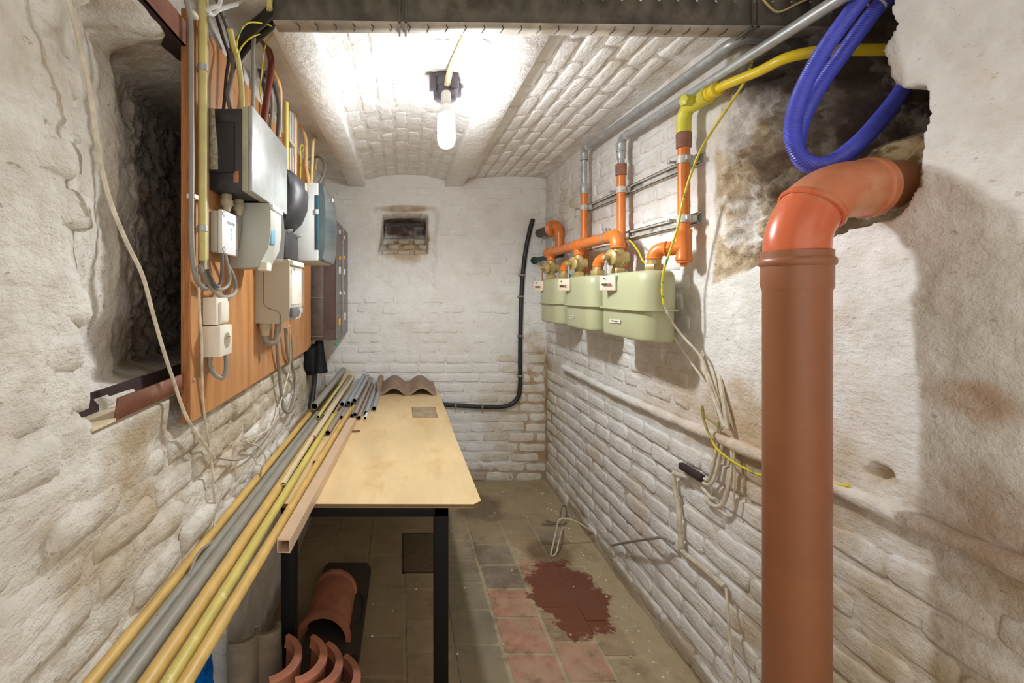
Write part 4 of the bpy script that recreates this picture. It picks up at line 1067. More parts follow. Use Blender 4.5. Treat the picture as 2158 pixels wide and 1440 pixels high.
for i, yi in enumerate(inlets):
    v = thing('gas_valve', names3[i] + ' brass gas valve between header and ' + names3[i] + ' green meter', 'valve', (XM, yi, 1.6), 'brass gas valves')
    b = MB(); b.lathe([(0.030, 1.541), (0.033, 1.545), (0.033, 1.564), (0.030, 1.568)], (XM, yi, 0), (0, 0, 1), 6); b.build('union_nut', M_brass, v)
    b = MB(); b.lathe([(0.020, 1.56), (0.021, 1.575), (0.030, 1.588), (0.036, 1.605), (0.036, 1.622), (0.030, 1.640), (0.024, 1.650), (0.024, 1.668)], (XM, yi, 0), (0, 0, 1), 20)
    b.cyl((XM + 0.036, yi, 1.613), (XM - 0.030, yi - 0.012, 1.613), 0.031, 18)
    b.build('body', M_brass, v, 45)
    b = MB(); b.lathe([(0.034, 0.0), (0.036, 0.004), (0.036, 0.012), (0.031, 0.016), (0.018, 0.018), (0.016, 0.022)], (XM - 0.028, yi - 0.012, 1.613), (-1, -0.3, 0), 18); b.build('bonnet', M_brass, v)
    hx = Vector((XM - 0.052, yi - 0.019, 1.613))
    MB().lathe([(0.011, -0.004), (0.0125, 0.0), (0.0125, 0.020), (0.010, 0.026), (0.004, 0.028)], hx, (-1, -0.3, 0), 10).build('spindle', M_brass, v)
    hp = hx + Vector((-0.012, -0.004, 0))
    MB().box(hp + Vector((-0.003, -0.007, -0.085)), hp + Vector((0.003, 0.007, 0.004)), 0.002).build('lever', M_galv if i else M_rust, v)
MB().lathe([(0.009, 0), (0.010, 0.012), (0.006, 0.018)], (0.965, 2.56, 1.541), (0, 0, 1), 12).build('plug', M_teal, bpy.data.objects['gas_meter.001'])['label'] = 'teal plastic plug'

rl = ['farthest orange riser pipe, rising from farthest meter to a galvanised pipe', 'middle orange riser pipe with a rusty socket at its top', 'nearest orange riser pipe with a tee and capped lower end']
tops = [2.022, 2.02, 2.00]
for i, (yr, yo) in enumerate(zip(risers, outlets)):
    r_ = 0.0195 if i < 2 else 0.0205
    t = thing('gas_riser', rl[i], 'gas pipe', (XRs, yr, 1.6), 'orange riser pipes')
    zc = 1.622
    MB().cyl((XRs, yr, zc + 0.05), (XRs, yr, tops[i]), r_, 18).build('pipe', M_orange, t)
    d = Vector((XRs - XM, yr - yo, 0)); dn = d.normalized()
    b = MB(); pts = [(XM, yo, 1.585)] + elbow((XM, yo, 1.587), (0, 0, 1), dn, 0.035, 0.03) + [Vector((XM, yo, zc)) + dn * 0.047]
    b.tube(pts, 0.0265, 18); b.lathe([(0.0265, -0.005), (0.030, 0), (0.0265, 0.005)], (XM, yo, 1.588), (0, 0, 1), 18)
    b.lathe([(0.0265, -0.005), (0.030, 0), (0.0265, 0.005)], Vector((XM, yo, zc)) + dn * 0.045, dn, 18)
    b.build('outlet_elbow', M_orange, t)
    b = MB(); b.lathe([(0.024, 0.050), (0.030, 0.052), (0.030, 0.064), (0.024, 0.066)], Vector((XM, yo, zc)), dn, 6); b.build('hex_union', M_orange, t)
    b = MB(); b.lathe([(0.025, -0.048), (0.0275, -0.046), (0.0275, -0.036), (0.0255, -0.032), (0.0255, 0.052), (0.0275, 0.055), (0.0275, 0.064), (0.025, 0.066)], (XRs, yr, zc), (0, 0, 1), 18)
    b.cyl(Vector((XRs, yr, zc)), Vector((XRs, yr, zc)) - dn * (d.length - 0.062), 0.0255, 18)
    b.build('tee', M_orange, t)
    b = MB(); b.lathe([(0.024, -0.048), (0.024, -0.056), (0.012, -0.058)], (XRs, yr, zc), (0, 0, 1), 14); b.box((XRs - 0.008, yr - 0.008, zc - 0.07), (XRs + 0.008, yr + 0.008, zc - 0.055), 0.002)
    b.build('bottom_plug', M_orange, t)
    zcl = [1.937] if i == 0 else ([1.941] if i == 1 else [1.945, 1.728])
    for z in zcl:
        b = MB(); b.lathe([(r_ + 0.0005, -0.014), (r_ + 0.004, -0.014), (r_ + 0.004, 0.014), (r_ + 0.0005, 0.014)], (XRs, yr, z), (0, 0, 1), 18, False)
        b.box((XRs - 0.012, yr + r_ + 0.002, z - 0.010), (XRs + 0.004, yr + r_ + 0.020, z + 0.010), 0.002)
        b.box((XRs - 0.010, yr - r_ - 0.014, z - 0.008), (XRs + 0.006, yr - r_ - 0.002, z + 0.008), 0.002)
        b.box((XRs + r_, yr - 0.018, z - 0.012), (1.078, yr + 0.018, z + 0.012), 0.002)
        c_ = b.build('clamp', M_strut, t)
        MB().lathe([(0.005, 0), (0.005, 0.022), (0.007, 0.023), (0.007, 0.028), (0.004, 0.03)], (XRs - 0.010, yr + r_ + 0.011, z), (-1, 0, 0), 8).build('bolt', M_galv, c_)
    if i == 0:
        MB().lathe([(0.0215, 2.016), (0.0235, 2.02), (0.0235, 2.052), (0.019, 2.07), (0.017, 2.075)], (XRs, yr, 0), (0, 0, 1), 18).build('reducer', M_galv, t)
    else:
        MB().lathe([(r_, tops[i] - 0.012), (r_ + 0.005, tops[i] - 0.010), (r_ + 0.0055, tops[i] + 0.04), (r_ + 0.003, tops[i] + 0.044)], (XRs, yr, 0), (0, 0, 1), 18).build('socket', M_brownsock, t)

# galvanised pipes
def galv(label, pts, z0, yr, fit):
    t = thing('galvanised_pipe', label, 'pipe', (XRs, yr, z0))
    top = pts[0]
    b = MB(); b.tube([(XRs, yr, z0), (XRs, yr, top.z - 0.05)], 0.0150, 14); b.build('stub', M_galv, t)
    d1 = (pts[1] - pts[0]).normalized()
    b = MB(); b.tube([(XRs, yr, top.z - 0.062)] + elbow((XRs, yr, top.z - 0.035), (0, 0, 1), d1, 0.035, 0.02) + [Vector((XRs, yr, top.z)) + d1 * 0.065], 0.0195, 16)
    b.lathe([(0.0195, -0.006), (0.0225, -0.004), (0.0225, 0.004), (0.0195, 0.006)], (XRs, yr, top.z - 0.056), (0, 0, 1), 16)
    b.lathe([(0.0195, -0.006), (0.0225, -0.004), (0.0225, 0.004), (0.0195, 0.006)], Vector((XRs, yr, top.z)) + d1 * 0.06, d1, 16)
    b.build('elbow', M_galv, t)
    if fit:
        MB().lathe([(0.017, fit), (0.0195, fit + 0.005), (0.0195, fit + 0.05), (0.017, fit + 0.055)], (XRs, yr, 0), (0, 0, 1), 10).build('coupling', M_galv, t)
    MB().tube([Vector((XRs, yr, top.z)) + d1 * 0.05] + pts[1:], 0.0160, 14).build('long_pipe', M_galv, t)
    return t
pA = [Vector((XRs, 2.587, 2.268)), Vector((1.057, 1.50, 2.255)), Vector((1.058, 1.455, 2.254))]
tA = galv('upper galvanised pipe along the ceiling edge, bending behind the tray', pA[:2], 2.06, 2.587, None)
MB().tube(spline([(1.057, 1.51, 2.255), (1.060, 1.455, 2.254), (1.085, 1.43, 2.256), (1.14, 1.425, 2.256), (1.30, 1.43, 2.255)], 8), 0.0185, 14).build('end_bend', M_galv, tA)
galv('lower galvanised pipe crossing in front of the tray', [Vector((XRs, 2.152, 2.182)), Vector((1.045, 1.083, 2.158)), Vector((1.05, 0.6, 2.145))], 2.06, 2.152, 2.085)

# strut rails
for i, (y0, y1, z) in enumerate(((1.645, 2.66, 1.943), (1.655, 2.19, 1.729))):
    b = MB()
    xw = 1.078
    b.box((xw, y0, z - 0.0205), (xw + 0.003, y1, z + 0.0205)) if False else None
    b.box((xw + 0.016, y0, z - 0.019), (xw + 0.019, y1, z + 0.019))
    b.box((xw, y0, z + 0.017), (xw + 0.019, y1, z + 0.0195)); b.box((xw, y0, z - 0.0195), (xw + 0.019, y1, z - 0.017))
    b.box((xw, y0, z + 0.010), (xw + 0.002, y1, z + 0.0195)); b.box((xw, y0, z - 0.0195), (xw + 0.002, y1, z - 0.010))
    t = thing('strut_rail', ['upper galvanised strut rail holding all three orange risers', 'lower galvanised strut rail holding the nearest orange riser'][i], 'rail', (xw, y0, z))
    b.build('channel', M_strut, t)
    for yy in (y0 + 0.03, y1 - 0.05, (y0 + y1) / 2 + 0.06):
        MB().lathe([(0.008, 0.0), (0.008, 0.006), (0.004, 0.008)], (xw + 0.016, yy, z), (-1, 0, 0), 6).build('bolt', M_galv, t)

# yellow pipe
t = thing('yellow_pipe', 'yellow gas pipe running from the nearest riser into the wall hole', 'gas pipe', (XRs, 1.675, 2.05))
b = MB(); b.tube([(XRs, 1.675, 2.045), (XRs, 1.675, 2.085)] + elbow((XRs, 1.675, 2.088), (0, 0, 1), (0.05, -1, 0.02), 0.04, 0.02) + [(XRs + 0.003, 1.60, 2.129)], 0.0245, 16); b.build('elbow', M_yellow2, t)
b = MB(); b.cyl((XRs + 0.002, 1.625, 2.128), (XRs + 0.005, 1.545, 2.130), 0.027, 16); b.lathe([(0.027, -0.004), (0.030, 0), (0.027, 0.004)], (XRs + 0.005, 1.552, 2.130), (0, 1, 0), 16)
b.cyl((XRs + 0.003, 1.60, 2.13), (XRs - 0.035, 1.60, 2.132), 0.019, 14); b.build('tee', M_yellow2, t)
MB().lathe([(0.016, 0), (0.020, 0.002), (0.020, 0.018), (0.012, 0.022)], (XRs - 0.033, 1.60, 2.132), (-1, -0.2, 0), 6).build('plug', M_yellow2, t)
b = MB(); b.lathe([(0.020, 0), (0.024, 0.004), (0.024, 0.018), (0.021, 0.02), (0.021, 0.03), (0.0235, 0.032), (0.0235, 0.046), (0.017, 0.05)], (XRs + 0.005, 1.548, 2.130), (0, -1, 0), 16); b.build('coupling', M_yellow, t)
pts = [(XRs + 0.006, 1.52, 2.130), (1.049, 1.46, 2.127), pY(1600, 150, 1.355), pY(1650, 125, 1.275), pY(1700, 112, 1.235), pY(1760, 106, 1.215), pY(1870, 105, 1.21), pY(1960, 105, 1.21)]
MB().tube(spline(pts, 8), 0.0152, 14).build('pipe', M_yellow, t)

# earth wires
def sp(pts): return [pX(x, y, X) for x, y, X in pts]
t = thing('earth_wire', 'long green-yellow earth wire falling in front of the gas meters', 'wire', (1.0, 1.6, 1.8))
MB().tube(spline(sp([(1588, 122, 1.085), (1570, 170, 1.07), (1545, 210, 1.06), (1515, 255, 1.04), (1480, 310, 1.01), (1455, 370, 0.995), (1438, 430, 0.99), (1428, 480, 0.985), (1412, 530, 0.975), (1399, 570, 0.965), (1395, 610, 0.96), (1399, 642, 0.965)]), 8), 0.0042, 8).build('bright_run', M_earth, t)
MB().tube(spline(sp([(1399, 640, 0.965), (1412, 672, 0.99), (1440, 710, 1.03), (1475, 750, 1.06), (1497, 800, 1.075), (1515, 850, 1.085), (1522, 890, 1.078)]), 8), 0.0042, 8).build('dusty_run', M_paintcable, t)
t = thing('earth_wire', 'second green-yellow wire emerging under the nearest gas meter', 'wire', (1.0, 1.7, 1.25))
MB().tube(spline(sp([(1408, 668, 1.0), (1412, 690, 1.02), (1420, 712, 1.04)]), 6), 0.0040, 8).build('bright_run', M_earth, t)
MB().tube(spline(sp([(1420, 711, 1.04), (1440, 742, 1.06), (1475, 790, 1.078), (1500, 830, 1.085), (1512, 880, 1.08)]), 6), 0.0040, 8).build('dusty_run', M_paintcable, t)
t = tag(MB().tube(spline(sp([(1314, 500, 1.03), (1330, 510, 1.02), (1345, 530, 1.01), (1355, 550, 0.995), (1365, 560, 0.975)]), 7), 0.0034, 8).build('earth_wire', M_earth), 'short green-yellow wire between header elbow and nearest meter outlet', 'wire')
t = tag(MB().tube(spline(sp([(1180, 530, 1.03), (1205, 533, 1.03), (1240, 528, 1.05), (1275, 519, 1.05), (1296, 518, 1.02)]), 7), 0.0030, 8).build('earth_wire', M_earth2), 'dirty green-yellow wire strung behind the orange header', 'wire')
t = thing('earth_wire', 'green-yellow wire bent over the ledge beside the brown pipe', 'wire', (1.06, 1.6, 0.9))
MB().tube(spline(sp([(1522, 905, 1.07), (1500, 888, 1.06), (1484, 876, 1.05), (1480, 856, 1.05), (1482, 880, 1.055), (1490, 905, 1.058), (1497, 920, 1.058)]), 7), 0.0040, 8).build('dusty_run', M_earth2, t)
MB().tube(spline(sp([(1496, 918, 1.058), (1510, 945, 1.06), (1540, 970, 1.065), (1575, 990, 1.07), (1604, 1002, 1.075), (1700, 1015, 1.085), (1790, 1025, 1.088)]), 7), 0.0040, 8).build('bright_run', M_earth, t)

# painted cables on the right wall
def wcable(label, pts, r=0.006, m=M_paintcable, X=1.083, cat='cable'):
    return pipe_thing('wall_cable', label, cat, [pX(q[0], q[1], q[2] if len(q) > 2 else X) for q in pts], r, m, 8, None, 6)
wcable('painted cable dropping to the ledge, left one of the bundle', [(1476, 745, 1.085), (1492, 800, 1.082), (1508, 848, 1.08), (1528, 900, 1.07)], 0.0065)
wcable('painted cable dropping to the ledge, right one of the bundle', [(1516, 790, 1.10), (1520, 820, 1.085), (1526, 850, 1.08), (1533, 905, 1.07)], 0.0075)  # added strand, stands in for a shadow line beside the cable
wcable('whitewashed cable bending left below the ledge, outer of two', [(1524, 925, 1.088), (1518, 960, 1.086), (1508, 1000, 1.082), (1500, 1018, 1.08), (1490, 1022, 1.08), (1480, 1016, 1.084)], 0.0062)
wcable('whitewashed cable bending left below the ledge, inner of two', [(1514, 925, 1.088), (1508, 960, 1.086), (1500, 996, 1.083), (1492, 1012, 1.082), (1482, 1008, 1.085)], 0.0055)
wcable('whitewashed cable making a deep U below the ledge', [(1541, 935, 1.088), (1544, 975, 1.086), (1536, 1025, 1.082), (1524, 1062, 1.08), (1512, 1068, 1.08), (1496, 1062, 1.081), (1484, 1050, 1.085)], 0.0066)
wcable('whitewashed cable in the deep U, inner run', [(1510, 1052, 1.085), (1500, 1050, 1.084), (1490, 1040, 1.084), (1480, 1028, 1.087)], 0.006)
wcable('thin cable hanging straight below the ledge by the brown pipe', [(1546, 930, 1.085), (1548, 980, 1.083), (1547, 1040, 1.082), (1546, 1075, 1.086)], 0.003)
t = thing('wall_cable', 'whitewashed conduit drop from the broken box down the right wall', 'cable', (1.08, 1.8, 0.7))
MB().tube(spline([pX(x, y, 1.084) for x, y in ((1450, 1006), (1432, 1002), (1420, 1000), (1422, 1030), (1430, 1075), (1434, 1120), (1435, 1152))], 6), 0.0095, 10).build('drop', M_paintcable, t)
MB().tube(spline([pX(x, y, 1.090) for x, y in ((1434, 1140), (1442, 1166), (1470, 1188), (1500, 1214), (1528, 1238))], 6), 0.010, 8).build('foot', M_paintcable, t)
tag(MB().box((1.068, 1.63, 0.775), (1.094, 1.76, 0.803), 0.008).build('box_remnant', M_rustdark), 'broken rusty remnant of a box in the right wall', 'box')
wcable('loose grey cable sagging against the right wall near the floor', [(1290, 1150, 1.085), (1330, 1142, 1.06), (1370, 1136, 1.05), (1396, 1134, 1.06), (1420, 1146, 1.08)], 0.0058, M_greycable)
wcable('thin wire hanging on the right wall beside the brown pipe foot', [(1530, 1240, 1.085), (1534, 1290, 1.07), (1538, 1350, 1.06), (1545, 1400, 1.05), (1552, 1460, 1.05)], 0.0042, M_paintcable)
w0 = [(1.075, 2.66, 0.085), pZ(1250, 1122, 0.10), pZ(1215, 1100, 0.16), pZ(1190, 1093, 0.18), pZ(1177, 1098, 0.16), pZ(1172, 1120, 0.10), pZ(1165, 1150, 0.035), pZ(1161, 1172, 0.008), pZ(1172, 1166, 0.008), pZ(1178, 1140, 0.05), pZ(1186, 1112, 0.02)]
pipe_thing('wire', 'stiff cream wire looped on the floor near the right wall', 'wire', w0, 0.0042, M_paintcable, 8)
w1 = [pZ(1142, 1104, 0.01), pZ(1165, 1106, 0.012), pZ(1190, 1103, 0.02), pZ(1194, 1080, 0.07), pZ(1190, 1066, 0.10), pZ(1184, 1070, 0.09), pZ(1176, 1100, 0.02), pZ(1150, 1098, 0.012)]
pipe_thing('wire', 'dark green wire coil lying on the floor by the right wall', 'wire', w1, 0.0036, M_dkcable, 8)

# ------------------------------------------------------------------ brown sewer pipe with its orange bend
PX_, PY_, PR = 0.916, 1.056, 0.0625
sp_ = thing('sewer_pipe', 'big brown plastic sewer pipe standing by the right wall', 'pipe', (PX_, PY_, 0.0))
MB().lathe([(PR, 0.0), (PR, 1.468), (PR + 0.001, 1.470)], (PX_, PY_, 0), (0, 0, 1), 48).build('shaft', M_pvcbrown, sp_)
MB().lathe([(PR, 1.462), (PR + 0.0035, 1.472), (PR + 0.0035, 1.518), (PR + 0.008, 1.523), (PR + 0.0085, 1.530), (PR + 0.007, 1.536), (PR + 0.0035, 1.539), (PR + 0.0035, 1.5535), (PR + 0.001, 1.555), (PR - 0.004, 1.555), (PR - 0.005, 1.53)], (PX_, PY_, 0), (0, 0, 1), 48, False).build('socket', M_pvcbrown, sp_)
de = Vector((1, 0.04, 0.10)).normalized()
ce = elbow((PX_, PY_, 1.560), (0, 0, 1), de, 0.125, PR, 16)
half = len(ce) // 2
b = MB(); b.tube([(PX_, PY_, 1.535), (PX_, PY_, 1.55)] + ce[:half + 1], PR - 0.001, 48, False); b.build('lower_bend', M_pvcorange, sp_)
b = MB(); b.tube(ce[half:] + [ce[-1] + de * 0.06], PR + 0.0025, 48, False); b.build('upper_bend', M_pvcdusty, sp_)
b = MB(); dd = (ce[half + 1] - ce[half - 1]).normalized(); b.lathe([(PR, -0.007), (PR + 0.005, -0.005), (PR + 0.006, 0.002), (PR + 0.003, 0.008)], ce[half], dd, 48, False); b.build('joint_rim', M_pvcorange, sp_)
b = MB(); b.lathe([(PR + 0.002, -0.014), (PR + 0.007, -0.010), (PR + 0.007, 0.004), (PR + 0.002, 0.008)], ce[-1] + de * 0.05, de, 48, False); b.build('end_rim', M_pvcdusty, sp_)
MB().tube([ce[-1] + de * 0.05, ce[-1] + de * 0.22], PR - 0.004, 32).build('wall_stub', M_pvcbrown, sp_)

# mortar lump packed round the bend in the wall
def lump(name, c, r, m, seed, sx=(1, 1, 1), sub=3, amp=0.35):
    bm = bmesh.new(); bmesh.ops.create_icosphere(bm, subdivisions=sub, radius=1.0)
    for v in bm.verts:
        n_ = float(fbm(np.array([v.co.x * 1.3 + seed]), np.array([v.co.y * 1.3 + v.co.z * 2.1]), 1.4, seed, 4, 0.6)[0])
        v.co = Vector((v.co.x * sx[0], v.co.y * sx[1], v.co.z * sx[2])) * r * (1 + amp * n_) + Vector(c)
    me = bpy.data.meshes.new(name); bm.to_mesh(me); bm.free(); me.shade_smooth(); me.materials.append(m)
    o = bpy.data.objects.new(name, me); COL.objects.link(o); return o
M_mortar = mat('packed_mortar', S(190, 170, 132), 0.9, var=0.2, vs=20, bump=0.8, bs=60, col2=S(120, 100, 62), c2s=25, lo=0.5, hi=0.62)
for i, (c, r, s_) in enumerate((((1.20, 1.09, 1.765), 0.075, (0.9, 1.0, 0.65)), ((1.21, 1.03, 1.71), 0.085, (0.8, 0.7, 1.2)), ((1.27, 1.13, 1.80), 0.08, (1, 1.0, 0.6)))):
    adopt(lump('mortar_lump', c, r, M_mortar, 60 + i, s_), wall_right)

# blue corrugated hoses
def hose(label, pts, r, tie=False):
    t = thing('corrugated_hose', label, 'hose', pts[0], 'blue corrugated hoses')
    q = spline(pts, 24)
    # even resampling
    d = [0]
    for a, b_ in zip(q, q[1:]): d.append(d[-1] + (b_ - a).length)
    L = d[-1]; n = int(L / 0.00135); out = []; j = 0
    for i in range(n + 1):
        s_ = L * i / n
        while j < len(d) - 2 and d[j + 1] < s_: j += 1
        f_ = (s_ - d[j]) / max(1e-9, d[j + 1] - d[j]); out.append(q[j].lerp(q[j + 1], f_))
    MB().tube(out, lambda i: r + 0.0015 * (1 if (i % 4) in (0, 1) else -1), 14).build('hose', M_blue, t, 80)
    return t
h1 = [pY(1900, -120, 1.075), pY(1836, -30, 1.08), pY(1790, 30, 1.09), pY(1735, 108, 1.105), pY(1693, 185, 1.12), pY(1672, 255, 1.12), pY(1676, 310, 1.12), pY(1704, 343, 1.12), pY(1750, 342, 1.13), pY(1805, 303, 1.145), pY(1850, 255, 1.18), pY(1890, 205, 1.22), pY(1925, 150, 1.25)]
hose('blue corrugated hose in front, looping lowest above the brown pipe', h1, 0.0168)
h2 = [pY(1960, -120, 1.085), pY(1882, -20, 1.095), pY(1838, 30, 1.11), pY(1775, 115, 1.135), pY(1722, 190, 1.155), pY(1688, 262, 1.155), pY(1680, 318, 1.155), pY(1708, 350, 1.16), pY(1764, 344, 1.17), pY(1822, 294, 1.19), pY(1868, 240, 1.225), pY(1908, 180, 1.27)]
hose('blue corrugated hose behind the front one, partly hidden', h2, 0.0165)
cc = (pY(1814, 2, 1.085) + pY(1862, 2, 1.102)) / 2
tp = [cc + Vector((0.036 * math.cos(a), 0.012 * math.cos(a) + 0.022 * math.sin(a), 0.012 * math.sin(a) - 0.010 * math.cos(a))) for a in [2 * PI * i / 24 for i in range(25)]]
tag(MB().tube(tp, 0.0026, 6, False).build('cable_tie', M_ivory), 'white cable tie round the two blue hoses', 'cable tie')

# black cable on the back wall with clips
bc = thing('wall_cable', 'black cable curving down the back wall and along behind the table', 'cable', (0.95, 3.49, 1.2))
pts = [pY(1123, 462, 3.482), pY(1115, 492, 3.478), pY(1106, 540, 3.477), pY(1100, 600, 3.477), pY(1097, 680, 3.477), pY(1096, 760, 3.477), pY(1096, 815, 3.477), pY(1089, 842, 3.477), pY(1068, 856, 3.477), pY(1030, 858, 3.477), pY(980, 856, 3.477), pY(930, 853, 3.477), pY(880, 852, 3.477)]
MB().tube(spline(pts, 8), 0.0165, 12).build('sheath', M_blackcable, bc)
for (x, y, h) in ((1099, 580, 0), (1097, 625, 0), (1096, 708, 0), (1096, 792, 0), (1016, 858, 1), (960, 855, 1)):
    p = pY(x, y, 3.477)
    s_ = Vector((0.021, 0, 0.006)) if not h else Vector((0.006, 0, 0.021))
    MB().box(Vector((p.x, 3.457, p.z)) - s_, Vector((p.x, 3.495, p.z)) + s_, 0.002).build('clip', M_greycable, bc)

# ------------------------------------------------------------------ table
TZ = 0.75
tb_ = thing('work_table', 'long plywood work table on a black steel frame', 'table', (-0.06, 2.5, 0))
out = [(-0.40, 1.525), (0.243, 1.522), (0.272, 1.548), (0.266, 2.2), (0.268, 2.8), (0.262, 3.40), (0.255, 3.462), (-0.395, 3.462)]
MB().prism(out, TZ - 0.013, TZ, Matrix.Identity(4)).build('tabletop', M_ply, tb_)
b = MB(); b.prism([(x * 1.0015, 2.49 + (y - 2.49) * 1.001) for x, y in out], TZ - 0.0118, TZ - 0.0012, Matrix.Identity(4)); b.build('edge', M_plyedge, tb_)
MB().box((0.070, 2.57, TZ - 0.004), (0.205, 2.80, TZ + 0.0012), 0.0).build('inset_plate', mat('inset', S(168, 148, 122), 0.7, var=0.15, vs=30), tb_)
b = MB()
for lo_, hi_ in (((0.066, 2.566), (0.209, 2.5705)), ((0.066, 2.80), (0.209, 2.8045)), ((0.066, 2.566), (0.070, 2.8045)), ((0.205, 2.566), (0.209, 2.8045))): b.box((*lo_, TZ - 0.002), (*hi_, TZ + 0.0006))
b.build('inset_gap', M_plyedge, tb_)
for x in (-0.408, 0.113):
    for y in (1.545, 3.36):
        MB().box((x, y, 0), (x + 0.048, y + 0.048, TZ - 0.0135), 0.002).build('leg', M_black, tb_)
MB().box((-0.408, 1.545, 0.695), (0.161, 1.585, TZ - 0.0135), 0.002).build('rail', M_black, tb_)
MB().box((-0.408, 3.36, 0.695), (0.161, 3.40, TZ - 0.0135), 0.002).build('rail', M_black, tb_)
for x in (-0.405, 0.12): MB().box((x, 1.585, 0.695), (x + 0.04, 3.36, TZ - 0.0135), 0.002).build('rail', M_black, tb_)
# ledge between table and wall that carries the outer tubes
structure(MB().box((-0.60, 1.95, 0.70), (-0.412, 3.48, 0.748), 0.004).build('trim_2', M_timber))

# ------------------------------------------------------------------ tubes on the table
def tube_thing(label, x0, y0, z0, x1, y1, z1, r, m, wall=0.0022, ends=True, nm='pipe'):
    a = Vector((x0, y0, z0)); b_ = Vector((x1, y1, z1)); ax = (b_ - a).normalized(); L = (b_ - a).length
    t = thing(nm, label, 'pipe', a, 'loose pipes laid on the table')
    MB().lathe([(r - wall, 0.0), (r, 0.0), (r, L), (r - wall, L)], a, ax, 18, False).build('tube', m, t)
    if ends: MB().lathe([(0.0005, 0.05), (r - wall, 0.05), (r - wall, 0.0005)], a, ax, 14, False).build('bore', M_hollow, t)
    return t
R = TZ + 0.0015
tube_thing('long amber pipe lying closest to the left wall', -0.556, 0.50, R + 0.014, -0.513, 2.72, R + 0.016, 0.0135, M_tubeora)
tube_thing('long slim grey pipe second from the left wall', -0.527, 0.50, R + 0.013, -0.478, 2.60, R + 0.015, 0.0125, M_greypvc)
tube_thing('long thick grey pipe third from the left wall', -0.494, 0.50, R + 0.017, -0.447, 2.60, R + 0.019, 0.0165, M_greypvc)
tube_thing('long pale yellow pipe fourth from the left wall', -0.4535, 0.50, R + 0.016, -0.412, 2.62, R + 0.018, 0.016, M_tubeora)
tube_thing('long bright yellow pipe with white paint dabs', -0.4175, 0.50, R + 0.0145, -0.379, 2.55, R + 0.0155, 0.0138, M_tubeyel)
tube_thing('long amber pipe lying beside the square duct', -0.396, 0.50, R + 0.015, -0.297, 2.70, R + 0.015, 0.0138, M_tubeora)
tube_thing('short amber pipe under the blue-grey pipes', -0.349, 1.85, R + 0.012, -0.262, 3.1, R + 0.012, 0.011, M_tubeora)
tube_thing('fat grey pipe with a wide open end, leaning up at the back', -0.487, 2.56, 0.815, -0.435, 3.45, 0.868, 0.0205, M_greypvc, 0.003)
tube_thing('thin light yellow pipe beside the fat grey pipe', -0.437, 2.40, 0.800, -0.392, 3.45, 0.852, 0.0090, M_tubeyel)
tube_thing('thin grey pipe with dark bore beside the light yellow pipe', -0.409, 2.42, 0.795, -0.378, 3.40, 0.832, 0.0105, M_greypvc)
tube_thing('blue-grey pipe, left of three stacked in the upper row', -0.346, 2.68, 0.797, -0.312, 3.36, 0.803, 0.0146, M_bluegrey)
tube_thing('blue-grey pipe, middle of three stacked in the upper row', -0.313, 2.71, 0.797, -0.279, 3.45, 0.826, 0.0146, M_bluegrey)
tube_thing('blue-grey pipe, right of three stacked in the upper row', -0.283, 2.77, 0.797, -0.249, 3.45, 0.820, 0.0146, M_bluegrey)
tube_thing('taupe pipe with a dark end nearest in the cluster', -0.360, 2.24, R + 0.014, -0.325, 3.3, R + 0.014, 0.0135, M_taupe)
tube_thing('short light grey pipe end below the blue-grey pipes', -0.331, 2.53, R + 0.011, -0.292, 3.4, R + 0.011, 0.0108, M_bluegrey)
tube_thing('grey pipe end tucked under the pale taupe pipe', -0.273, 2.55, R + 0.0135, -0.242, 3.40, R + 0.0135, 0.0130, M_greypvc)
tube_thing('pale taupe pipe lying on top of the pair', -0.252, 2.49, 0.788, -0.223, 3.45, 0.800, 0.0120, M_taupe)
tube_thing('dull pink-brown pipe at the bottom of the trio', -0.2325, 2.515, R + 0.0125, -0.213, 3.42, R + 0.0125, 0.0120, M_taupe)
q = tube_thing('grey pipe with a smaller white pipe nested inside', -0.199, 2.60, R + 0.0145, -0.181, 3.44, R + 0.0145, 0.0140, M_bluegrey)
tube_thing('small white pipe sticking out of a larger grey one', -0.1975, 2.515, R + 0.0105, -0.192, 2.66, R + 0.012, 0.0090, M_wbox, 0.0018)
tube_thing('rightmost grey pipe, touching the wave-shaped roof tile', -0.160, 2.70, R + 0.0155, -0.150, 3.42, R + 0.0155, 0.0146, M_bluegrey)
tube_thing('short olive pipe stub poking out under the cluster', -0.265, 2.43, R + 0.006, -0.258, 2.54, R + 0.006, 0.0058, M_dullyel)
# square duct and flat strips
def duct(label, x0, y0, z0, x1, y1, z1, wx, wz, m, hollow=True, nm='cable_duct', wl=0.003):
    a = Vector((x0, y0, z0)); d = Vector((x1, y1, z1)) - a; L = d.length; ax = d.normalized()
    sx = ax.cross(Vector((0, 0, 1))).normalized(); sz = sx.cross(ax)
    t = thing(nm, label, 'duct', a, 'loose ducts laid on the table')
    P = lambda u, v, l: a + sx * u + sz * v + ax * l
    o_ = [(-wx / 2, 0), (wx / 2, 0), (wx / 2, wz), (-wx / 2, wz)]; i_ = [(-wx / 2 + wl, wl), (wx / 2 - wl, wl), (wx / 2 - wl, wz - wl), (-wx / 2 + wl, wz - wl)]
    b = MB(); b.add([P(*p, 0) for p in o_] + [P(*p, L) for p in o_] + [P(*p, 0) for p in i_] + [P(*p, 0.12) for p in i_],
                    [(q, (q + 1) % 4, 4 + (q + 1) % 4, 4 + q) for q in range(4)] + [(q, (q + 1) % 4, 8 + (q + 1) % 4, 8 + q) for q in range(4)] + [(8 + q, 8 + (q + 1) % 4, 12 + (q + 1) % 4, 12 + q) for q in range(4)] + [(12, 13, 14, 15), (4, 5, 6, 7)])
    b.build('channel', m, t, 30)
    return t
